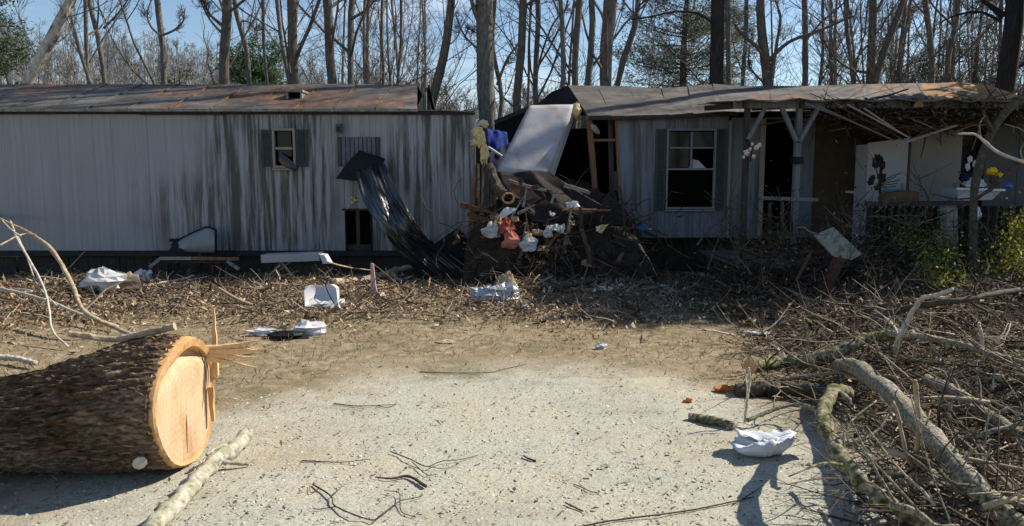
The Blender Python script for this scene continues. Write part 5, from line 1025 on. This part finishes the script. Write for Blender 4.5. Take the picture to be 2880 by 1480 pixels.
e = P(1430, 558, 11.35); d = (P(1434, 561, 11.25)-P(1428, 556, 11.38)).normalized(); part('hollow_rim', MB().tube([e+Vector((cos(t)*.085, .0+.02*sin(2*t), sin(t)*.07)) for t in np.linspace(0, 2*pi, 20)], .02, 7, False), 'sapwood', lt); part('hollow', MB().tube([e, e+Vector((0, .02, 0))], .07, 14), 'interior_shade', lt)  # dark disc painted as the shade in the hollow
solo('blue_tarp', MB().sheet(ribbon([(1368, 362, 13.3), (1372, 400, 13.2), (1374, 450, 13.2)], [(1425, 372, 13.6), (1430, 420, 13.4), (1425, 470, 13.3)], 14, 12, .025, 31), .01), 'cloth_blue', 'bright blue tarp crumpled in the gap behind the splintered boards', 'tarp', smooth=True)
solo('white_pipe', MB().tube(smooth_path([P(1374, 415, 13.0), P(1388, 424, 12.95), P(1412, 440, 12.95)], 8), .025, 8), 'white_plastic', 'short white pipe in front of the blue tarp', 'pipe')
solo('navy_cloth', MB().sheet(ribbon([(1374, 430, 13.1), (1378, 470, 12.9), (1385, 500, 12.7)], [(1440, 400, 13.5), (1440, 460, 13.2), (1430, 500, 12.7)], 12, 12, .03, 32), .015), 'cloth_navy', 'dark navy cloth hanging between the tarp and the mattress', 'cloth', smooth=True)
crumple('white crumpled cloth at the very bottom left of the heap with red clothes', 'cloth', 'white_cloth', P(1384, 652, 11.15), (.13, .1, .12), 'cloth_white', 51)
bw_ = MB().sheet([[P(1372+80*u, 640-50*u+(-28+60*abs(u-.6))*v, 11.15+.1*v) for v in np.linspace(0, 1, 6)] for u in np.linspace(0, 1, 10)], .01); solo('white_basin_shard', bw_, 'plastic_pale', 'curved white basin shard above the red clothes', 'basin')
crumple('red clothes bundled on the heap, upper of two', 'clothes', 'red_clothes', P(1422, 640, 11.08), (.12, .1, .13), 'cloth_red', 53); crumple('pinkish red clothes bundled on the heap, lower of two', 'clothes', 'red_clothes', P(1436, 678, 11.02), (.12, .1, .15), 'cloth_pinkred', 54)
crumple('orange-brown rag just above the red clothes', 'rag', 'rag', P(1448, 618, 11.15), (.06, .05, .05), 'cloth_tan', 55)
crumple('white rag in the middle of the heap right of the red clothes', 'rag', 'rag', P(1486, 690, 10.98), (.13, .09, .12), 'cloth_white', 56); crumple('small white cap-like rag right of the middle rag', 'rag', 'rag', P(1542, 655, 11.05), (.07, .06, .09), 'cloth_white', 57)
crumple('tan rag between the two white rags', 'rag', 'rag', P(1512, 655, 11.1), (.1, .06, .05), 'cloth_tan', 58); crumple('crumpled white can high on the right of the heap', 'can', 'can', P(1612, 578, 11.25), (.1, .05, .06), 'trash_white', 59)
limb('orange broken log edge along the foot of the heap', [(1425, 735, .33), (1470, 742, .3), (1520, 745, .3), (1570, 722, .4)], .05, .07, 'sapwood', name='broken_log', cat='log')
solo('blue_sheet', MB().prism([P(1778, 660, YG-.15), P(1826, 640, YG-.2), P(1822, 633, YG-.1), P(1795, 636, YG-.1), P(1780, 648, YG-.08)], (0, .03, 0)), 'blue_plastic', 'pale blue sheet corner at the foot of the right wall', 'sheet')

# ------------------------------------------------------------------ debris in the yard
def bundle(label, name, cat, pieces):
    t = thing(name, label, cat, tuple(G(pieces[0][0], pieces[0][1]))); rg = random.Random(len(label))
    for x, y, z, size, mat, nm in pieces: p = G(x, y, z); part(nm, MB().blob(p, size, rg, .32, 8, 12), mat, t)
bundle('heap of white, teal and tan trash bags at left before the wall', 'trash_bags', 'trash bag', [(290, 788, .20, (.26, .17, .15), 'trash_white', 'white_bag'), (318, 790, .10, (.14, .14, .12), 'cloth_teal', 'teal_bag'), (350, 798, .10, (.22, .16, .14), 'cloth_tan', 'tan_bag'), (262, 785, .12, (.1, .1, .09), 'plastic_pale', 'grey_bag'), (375, 805, .04, (.08, .08, .06), 'trash_white', 'scrap')])
crumple('small white crumpled carton right of the trash bags', 'carton', 'carton', G(400, 780, .09), (.16, .12, .11), 'trash_white', 72)
# tipped tub by the wall
def tub():
    t = thing('wheelbarrow_tub', 'grey curved wheelbarrow tub lying on its side against the left wall', 'tub', tuple(P(548, 712, 12.0))); g = []
    for i in range(14):
        u = i/13
        row = []
        for j in range(9):
            v = j/8; x = 495+112*u-14*v*(1-u); top = 690-62*(u**.8)+(20*max(0, u-.82)/.18)**1.0; y = 712*(1-v)+top*v; row.append(P(x+18*(1-v)*(1-u), y, 12.15-.18*sin(pi*v)*.7+.15*v-.1*u))
        g.append(row)
    part('tray', MB().sheet(g, .012), 'grey_tub', t, True)
    part('rim', MB().tube([g[i][8] for i in range(14)]+[g[13][j] for j in range(7, -1, -1)], .018, 7), 'black_rubber', t)
    part('inner_side', MB().prism([P(470, 714, 12.1), P(492, 678, 12.2), P(520, 713, 12.0)], (0, .03, 0)), 'black_rubber', t); part('handle_grip', MB().box(P(490, 676, 12.25), (.13, .08, .05)), 'black_rubber', t)
    part('leg', MB().bar(P(560, 713, 12.05), P(575, 790, 11.9), .035, .03), 'dark_wood', t); part('leg', MB().bar(P(500, 713, 12.1), P(505, 790, 12.0), .035, .03), 'dark_wood', t)
tub()
fr = thing('broken_table', 'overturned low table frame with white and red edge below the tub', 'table', tuple(G(560, 790)))
yf = 11.7
part('edge_rail', MB().bar(P(450, 727, yf), P(540, 727, yf), .05, .05), 'frame_ivory', fr); part('edge_rail', MB().bar(P(541, 727, yf), P(672, 728, yf), .045, .05), 'stud_wood', fr, label='rusty red half of the edge rail')
part('leg', MB().bar(P(450, 728, yf), P(420, 752, yf-.1), .04, .04), 'frame_ivory', fr); part('leg', MB().bar(P(600, 735, yf+.1), P(598, 792, yf+.05), .035, .035), 'brown_wood', fr); part('leg', MB().bar(P(640, 735, yf), P(672, 758, yf-.1), .04, .04), 'weathered_board', fr)
part('leg', MB().bar(P(470, 735, yf+.3), P(472, 792, yf+.3), .035, .035), 'dark_wood', fr); part('top', MB().prism([P(455, 735, yf+.02), P(668, 736, yf+.02), P(640, 735, yf+.45), P(470, 735, yf+.45)], (0, 0, -.03)), 'dark_wood', fr)
limb('white pole lying in the litter under the broken table', [(402, 806, .04), (450, 796, .06), (500, 788, .08), (545, 776, .12)], .018, .016, 'limb_white', name='pole', cat='pole', n=8)
wb = thing('white_board', 'white board with a bright end lying on sticks before the wall', 'board', tuple(G(830, 780))); a, c = P(743, 726, 11.5), P(905, 720, 11.5)
part('board', MB().bar(a, c, .12, .30, pi/2), 'panel_white', wb); part('end_cap', MB().prism([P(898, 716, 11.32), P(912, 718, 11.32), P(925, 742, 11.32), P(908, 742, 11.32)], (0, .25, 0)), 'white_plastic', wb)
part('prop', MB().bar(P(790, 735, 11.4), P(800, 790, 11.3), .03, .03), 'brown_wood', wb); part('prop', MB().bar(P(792, 740, 11.4), P(745, 788, 11.2), .025, .025), 'limb_tan', wb); part('prop', MB().bar(P(792, 738, 11.4), P(830, 785, 11.25), .025, .025), 'limb_tan', wb)
part('underside', MB().prism([P(800, 742, 11.55), P(915, 742, 11.5), P(945, 788, 11.4), P(800, 788, 11.5)], (0, .03, 0)), 'dark_wood', wb)
limb('thin brown rod slanting from the white board to the pale log', [(915, 735, .4), (980, 752, .28), (1060, 762, .2)], .012, .01, 'limb_tan', name='rod', cat='rod', n=7)
# styrofoam block: broken L-shaped seat
def styro():
    b0 = G(905, 866); t = thing('foam_packing', 'broken white foam packing block standing left of the pink strip', 'foam block', tuple(b0)); Yb = b0.y
    g = [[P(858+84*u+6*v*(u-.5)+(10*(1-v)*(u > .8)), 862-62*v*(1-.25*(2*u-1.1)**2)-(5*sin(9*u)*v), Yb+.10-.22*(1-v)**2-.10*abs(2*u-1)**2) for v in np.linspace(0, 1, 9)] for u in np.linspace(0, 1, 15)]
    part('back', MB().sheet(g, .05), 'styrofoam', t)
    g = [[P(858+112*u, 850+17*v-6*u*v, Yb-.02-.10*v+.06*u) for v in np.linspace(0, 1, 5)] for u in np.linspace(0, 1, 9)]
    part('base', MB().sheet(g, .05), 'styrofoam', t)
styro()
ps = G(1048, 838); solo('pink_strip', MB().prism([P(1042, 742, ps.y), P(1050, 742, ps.y), P(1056, 800, ps.y), P(1064, 838, ps.y), P(1046, 838, ps.y), P(1043, 800, ps.y)], (0, .03, 0)), 'foam_pink', 'narrow pinkish foam strip stuck upright in the litter', 'foam strip')
crumple('small pink foam lump at the foot of the pink strip', 'foam scrap', 'foam_scrap', G(1070, 832, .03), (.09, .06, .04), 'foam_pink', 81)
bundle('flattened white and dark bag lying in the grass, nearest litter to the log', 'plastic_bag', 'plastic bag', [(868, 925, .06, (.18, .12, .075), 'trash_white', 'white_lobe'), (745, 935, .035, (.17, .07, .04), 'plastic_pale', 'grey_lobe'), (805, 945, .03, (.2, .1, .045), 'black_rubber', 'dark_lobe'), (820, 918, .02, (.14, .06, .03), 'cloth_tan', 'tan_scrap'), (725, 930, .03, (.06, .05, .03), 'trash_white', 'scrap')])
bundle('crumpled silvery foil sheet lying before the gap', 'foil_sheet', 'foil', [(1360, 828, .08, (.2, .12, .10), 'foil', 'fold'), (1420, 820, .08, (.22, .14, .11), 'foil', 'fold'), (1395, 834, .05, (.24, .12, .07), 'foil', 'fold')])
crumple('tan torn cardboard standing behind the silvery foil', 'cardboard', 'cardboard_scrap', G(1428, 800, .14), (.11, .06, .15), 'cloth_tan', 83)
SC = [(1478, 870, .09, .05, 'plastic_pale', 'pale grey plastic scrap before the gap', 91), (1405, 858, .07, .04, 'cloth_white', 'small whitish paper scrap left of the pale grey plastic one', 92), (1690, 975, .09, .035, 'trash_white', 'white crumpled paper alone on the dry grass beyond the gravel', 93), (2130, 940, .2, .03, 'styrofoam', 'flat white foam scrap at the edge of the heap', 94),
      (2230, 908, .26, .07, 'cloth_tan', 'beige cloth lying below the orange rag', 95), (2160, 905, .2, .03, 'cloth_purple', 'purple cloth flat on the ground left of the beige cloth', 96), (2200, 882, .13, .05, 'orange_cloth', 'orange rag above the beige cloth, left one', 97), (2258, 884, .08, .05, 'orange_cloth', 'small orange rag above the beige cloth, right one', 98), (2375, 932, .1, .06, 'orange_cloth', 'orange-red rag caught in the heap', 99),
      (1940, 752, .09, .1, 'red_plastic', 'dark red ball under the right window', 100), (1975, 780, .12, .07, 'cloth_tan', 'brown lump right of the dark red ball', 101), (2148, 742, .13, .07, 'plastic_pale', 'grey and black shoe-like scrap before the doorway', 102), (2578, 728, .09, .06, 'cloth_pinkred', 'pink ball in the thicket below the porch rail', 103), (1845, 815, .35, .06, 'weathered_board', 'flat greyish board half buried before the right wall', 104), (1700, 815, .16, .04, 'plastic_pale', 'grey plastic scrap left of the flat greyish board', 105), (1745, 808, .14, .04, 'foil', 'shiny scrap between grey plastic and greyish board', 106), (1935, 1128, .05, .02, 'orange_cloth', 'small orange leaf on the gravel left of the dark limb', 107), (2045, 1095, .16, .025, 'orange_cloth', 'orange-brown bark slab at the edge of the gravel', 108), (1255, 962, .14, .015, 'cloth_tan', 'pale flat scrap on the grass at the top of the gravel', 109),
      (2640, 790, .09, .05, 'teal_plastic', 'teal scrap in the vine', 110), (2855, 815, .12, .06, 'cloth_pinkred', 'pinkish bottle at the right edge of the heap', 111), (60, 800, .12, .05, 'cloth_white', 'white rag behind the branches at the left edge', 112), (1990, 858, .25, .04, 'cloth_tan', 'brown rag before the thicket', 113)]
for x, y, sz, h, mt, lb, sd in SC: crumple(lb, 'scrap' if 'rag' not in lb else 'rag', 'scrap' if 'rag' not in lb else 'rag', G(x, y, h*.6), (sz*.62, sz*.42, h), mt, sd, .4)
# limp white bag on the gravel
def bag():
    c = G(2142, 1276); t = thing('plastic_bag', 'limp white plastic bag sagging open on the gravel beside the heap', 'plastic bag', tuple(c)); rg = random.Random(2); g = []; N = 60
    prof = [(.02, 0), (.08, .002), (.125, .014), (.152, .04), (.166, .07), (.150, .088), (.118, .08), (.07, .066), (.01, .06)]
    for j in range(N+1):
        a = 2*pi*j/N; w = 1+.13*sin(2*a+.3)+.05*sin(3*a+1)+.03*sin(7*a); lift = .028*sin(a+2.2)+.016*sin(3*a+.5)+.008*sin(8*a); row = []
        for i_, (r, z) in enumerate(prof):
            cr = .007*(sin(13*a+i_*1.7)+sin(21*a-i_*2.3)+rg.uniform(-.8, .8)) if i_ > 1 else 0
            row.append(Vector((c.x+(r+cr)*w*cos(a)*1.08, c.y+(r+cr)*w*sin(a)*.85, c.z+.006+z+lift*min(1, z/.08)**1.3+.6*cr)))
        g.append(row)
    g[N] = g[0]; part('body', MB().sheet(g, .003), 'white_plastic', t, True)
    fl = [[c+Vector((-.15+.30*u, -.02+.12*v+.02*sin(5*u), .112-.045*u+.016*sin(pi*v)+.012*sin(9*u+4*v)+.008*rg.uniform(-1, 1))) for v in np.linspace(0, 1, 8)] for u in np.linspace(0, 1, 14)]; part('folded_mouth', MB().sheet(fl, .003), 'white_plastic', t, True)
bag()
# grey board and brown post in the thicket
b_ = thing('tilted_board', 'weathered grey board tilted on a brown post before the porch', 'board', tuple(G(2330, 830))); q = [P(2290, 663, 9.2), P(2345, 640, 9.2), P(2425, 715, 9.1), P(2395, 732, 9.05), P(2345, 722, 9.1)]
part('board', MB().prism(q, (0, .05, 0)), 'weathered_board', b_); part('post', MB().bar(P(2362, 722, 9.15), P(2300, 865, 9.0), .13, .09, .3), 'brown_wood', b_)
solo('red_brown_rod', MB().bar(P(2285, 705, 9.3), P(2240, 790, 9.0), .03, .03), 'brown_wood', 'reddish rod slanting left of the tilted board', 'rod')

# ------------------------------------------------------------------ things on the porch
def cabinet(label, xa, xb, ytop0, ytop1, ybot, Y, mt_='panel_white'):
    t = thing('white_cabinet', label, 'cabinet', (P((xa+xb)/2, 500, Y).x, Y+.2, DZ)); a, c = P(xa, 500, Y).x, P(xb, 500, Y).x; z0, z1 = wz(ytop0, Y), wz(ytop1, Y)
    part('body', MB().prism([(a, Y+.03, DZ), (c, Y+.03, DZ), (c, Y+.03, z1-.02), (a, Y+.03, z0-.02)], (0, .35, 0)), mt_, t)
    part('door', MB().prism([(a+.01, Y, DZ+.05), (c-.012, Y, DZ+.05), (c-.012, Y, z1), (a+.01, Y, z0)], (0, .026, 0)), mt_, t)
    part('handle', MB().box((c-.07, Y-.015, 1.5), (.02, .03, .14)), 'frame_ivory', t)
cabinet('left and whiter of the two tall white cabinets on the porch', 2436, 2552, 402, 388, 640, 11.5); cabinet('right and wider of the two tall white cabinets on the porch', 2556, 2702, 388, 360, 640, 11.6, 'panel_cream')
ps_ = thing('iron_plant_stand', 'black iron plant stand with twisted leaves before the left white cabinet', 'plant stand', tuple(P(2475, 575, 10.9))); mb = MB(); rg = random.Random(6)
part('stem', MB().tube(smooth_path([P(2478, 575, 10.9), P(2474, 520, 10.9), P(2478, 470, 10.9), P(2470, 444, 10.9)], 10), .02, 7), 'iron_black', ps_)
for k, (x, y) in enumerate([(2470, 448), (2462, 460), (2482, 465), (2455, 500), (2480, 500), (2448, 512), (2468, 528)]): part('leaf', MB().blob(P(x, y, 10.88), (rg.uniform(.04, .08), .02, rg.uniform(.03, .07)), rg, .4, 6, 8), 'iron_black', ps_)
for k in range(6): part('stalk', MB().tube([P(2480, 510+k*3, 10.88), P(2505+rg.uniform(-8, 8), 495+k*8, 10.86), P(2535+rg.uniform(-15, 5), 488+k*9, 10.86)], .006, 5), 'iron_black', ps_)
zr = wz(566, YP)
solo('cardboard_box', MB().prism([P(2490, 566, 10.5), P(2586, 566, 10.5), P(2584, 540, 10.5), P(2560, 536, 10.5), P(2494, 544, 10.5)], (0, .22, 0)), 'brown_card', 'low brown box resting on the porch rail', 'box')
solo('teal_tray', MB().prism([P(2492, 542, 10.75), P(2530, 540, 10.75), P(2535, 531, 10.75), P(2490, 534, 10.75)], (0, .1, 0)), 'teal_plastic', 'teal tray behind the low brown box', 'tray')
tb = thing('storage_tub', 'open white storage tub heaped with toys at the right end of the porch rail', 'tub', tuple(P(2750, 566, 10.6)))
part('tub', MB().prism([P(2694, 566, 10.5), P(2790, 562, 10.5), P(2818, 536, 10.5), P(2694, 530, 10.5)], (0, .4, 0)), 'panel_white', tb); part('rim', MB().bar(P(2690, 531, 10.47), P(2826, 535, 10.47), .03, .03), 'white_plastic', tb)
TOY = [((2738, 515), (.17, .1, .07), 'cloth_white', 'white_toy', 'white bundle with coloured print in the storage tub'), ((2748, 507), (.06, .05, .04), 'red_plastic', 'red_toy', 'red toy on the white bundle in the tub'), ((2766, 520), (.05, .04, .035), 'teal_plastic', 'teal_toy', 'teal toy at the front of the tub'), ((2835, 524), (.07, .05, .035), 'blue_plastic', 'blue_toy', 'blue toy at the right rim of the tub'), ((2790, 482), (.07, .06, .05), 'yellow_plastic', 'yellow_toy', 'yellow toy hat above the tub'), ((2812, 496), (.06, .05, .05), 'yellow_plastic', 'yellow_toy', 'small yellow toy right of the yellow hat'), ((2800, 506), (.09, .06, .06), 'brown_wood', 'brown_toy', 'brown stuffed toy under the yellow hat'), ((2712, 500), (.07, .06, .07), 'cloth_navy', 'dark_cloth', 'dark cloth bundle at the left of the tub')]
for (x, y), sz, mt, nm, lb in TOY: solo(nm, MB().blob(P(x, y, 10.6), sz, HR, .25, 7, 10), mt, lb, 'toy' if 'toy' in nm else 'cloth')
cl = thing('black_clothes', 'black clothes with white spots hanging beside the right white cabinet', 'clothes', tuple(P(2725, 480, 11.0)))
part('garment', MB().sheet(ribbon([(2706, 412, 11.0), (2708, 460, 10.95), (2704, 515, 10.9)], [(2732, 410, 11.05), (2750, 450, 10.95), (2755, 500, 10.95)], 16, 12, .03, 44), .03), 'iron_black', cl)
for x, y in ((2728, 448), (2722, 470), (2742, 462), (2748, 488)): part('white_patch', MB().blob(P(x, y, 10.86), (.035, .02, .05), HR, .4, 6, 8), 'cloth_white', cl)
wl_ = thing('hanging_flowers', 'pale artificial flowers hanging on the left porch post', 'flowers', tuple(P(2105, 430, 10.3)))
for x, y, r in ((2100, 430, .04), (2128, 415, .035), (2120, 440, .028), (2136, 408, .028), (2110, 420, .025), (2116, 405, .02), (2092, 442, .02)): part('blossom', MB().blob(P(x, y, 10.33), (r, r*.7, r), HR, .3, 7, 9), 'flower_pale', wl_)
part('stalk', MB().tube([P(2100, 395, 10.38), P(2115, 420, 10.33), P(2110, 455, 10.35)], .01, 5), 'iron_black', wl_)
solo('white_shelf', MB().prism([P(2395, 544, 11.9), P(2434, 544, 11.9), P(2434, 537, 11.9), P(2392, 537, 11.9)], (0, .2, 0)), 'insulation_yellow', 'small pale shelf against the brown boards left of the cabinets', 'shelf')
solo('white_post', MB().bar(P(2668, 585, 10.1), P(2672, 775, 10.0), .17, .12), 'weathered_board', 'short whitish post standing below the porch rail', 'post')
crumple('white plastic flower pot hanging below the porch rail', 'pot', 'white_pot', P(2748, 605, 10.2), (.06, .05, .09), 'white_plastic', 120); crumple('mossy rounded jug in the vine below the porch rail', 'jug', 'jug', P(2640, 690, 9.9), (.13, .11, .16), 'limb_moss', 121)
# small standing tree at the right edge with a lichen branch whose sunlit look is put into its colour
st = thing('small_tree', 'small dark tree at the right edge with a lichen-spotted branch painted pale as if sunlit', 'tree', tuple(G(2748, 830)))
def tpart(nm, pts, r0, r1, mt): part(nm, limb_mesh([P(*q) for q in pts], r0, r1, 8, 18)[0], mt, st, True)
tpart('trunk', [(2740, 840, 9.0), (2735, 700, 9.1), (2738, 560, 9.2), (2752, 470, 9.3), (2785, 380, 9.4), (2835, 310, 9.5), (2890, 270, 9.5)], .045, .05, 'limb_dark'); tpart('limb', [(2790, 375, 9.4), (2775, 340, 9.3), (2765, 310, 9.3)], .035, .012, 'limb_dark')
tpart('painted_lit_branch', [(2694, 377, 8.8), (2740, 378, 8.8), (2765, 395, 8.75), (2800, 425, 8.7), (2860, 450, 8.6), (2900, 460, 8.6)], .012, .024, 'limb_white'); tpart('side_branch', [(2757, 385, 8.78), (2755, 350, 8.8), (2770, 325, 8.8)], .012, .006, 'limb_moss'); tpart('side_branch', [(2880, 455, 8.6), (2870, 425, 8.6), (2882, 400, 8.6)], .012, .006, 'limb_moss')
tpart('limb', [(2745, 560, 9.1), (2800, 520, 9.0), (2890, 430, 8.9)], .02, .03, 'limb_dark'); tpart('limb', [(2738, 620, 9.1), (2770, 640, 8.9), (2815, 720, 8.7)], .014, .006, 'limb_dark')
SAP = [((2385, 850), (2400, 700), (2430, 600), (2445, 560), 'bare sapling rising before the left white cabinet'), ((2480, 800), (2520, 700), (2560, 640), (2600, 600), 'bare sapling leaning right under the porch rail'), ((2110, 780), (2085, 700), (2060, 640), (2040, 580), 'bare sapling leaning left under the right window'), ((1990, 760), (2010, 700), (2030, 640), (2035, 560), 'bare sapling rising at the right shutter'), ((2600, 610), (2610, 560), (2590, 520), (2585, 490), 'forked twig before the right white cabinet'), ((2205, 760), (2215, 690), (2200, 620), (2205, 560), 'bare sapling rising before the doorway'), ((1960, 690), (2000, 640), (2040, 610), (2060, 540), 'bare sapling crossing the lower window corner')]
for i, (a, b, c, d, lb) in enumerate(SAP):
    Ys = 9.6 if i != 4 else 10.3; t = thing('sapling', lb, 'sapling', tuple(P(*a, Ys))); mbb, pp, rd = limb_mesh([P(*a, Ys), P(*b, Ys+.05), P(*c, Ys+.1), P(*d, Ys+.1)], .012, .004, 6, 16); part('stem', mbb, 'limb_dark', t)
    for k in range(7):
        j = LR.randrange(5, 15); v = Vector((LR.uniform(-1, 1), LR.uniform(-.5, .5), LR.uniform(.2, 1))).normalized(); part('twig', limb_mesh([pp[j], pp[j]+v*.15, pp[j]+v*LR.uniform(.25, .45)+Vector((0, 0, .04))], .006, .0025, 4, 6)[0], 'limb_dark', t)
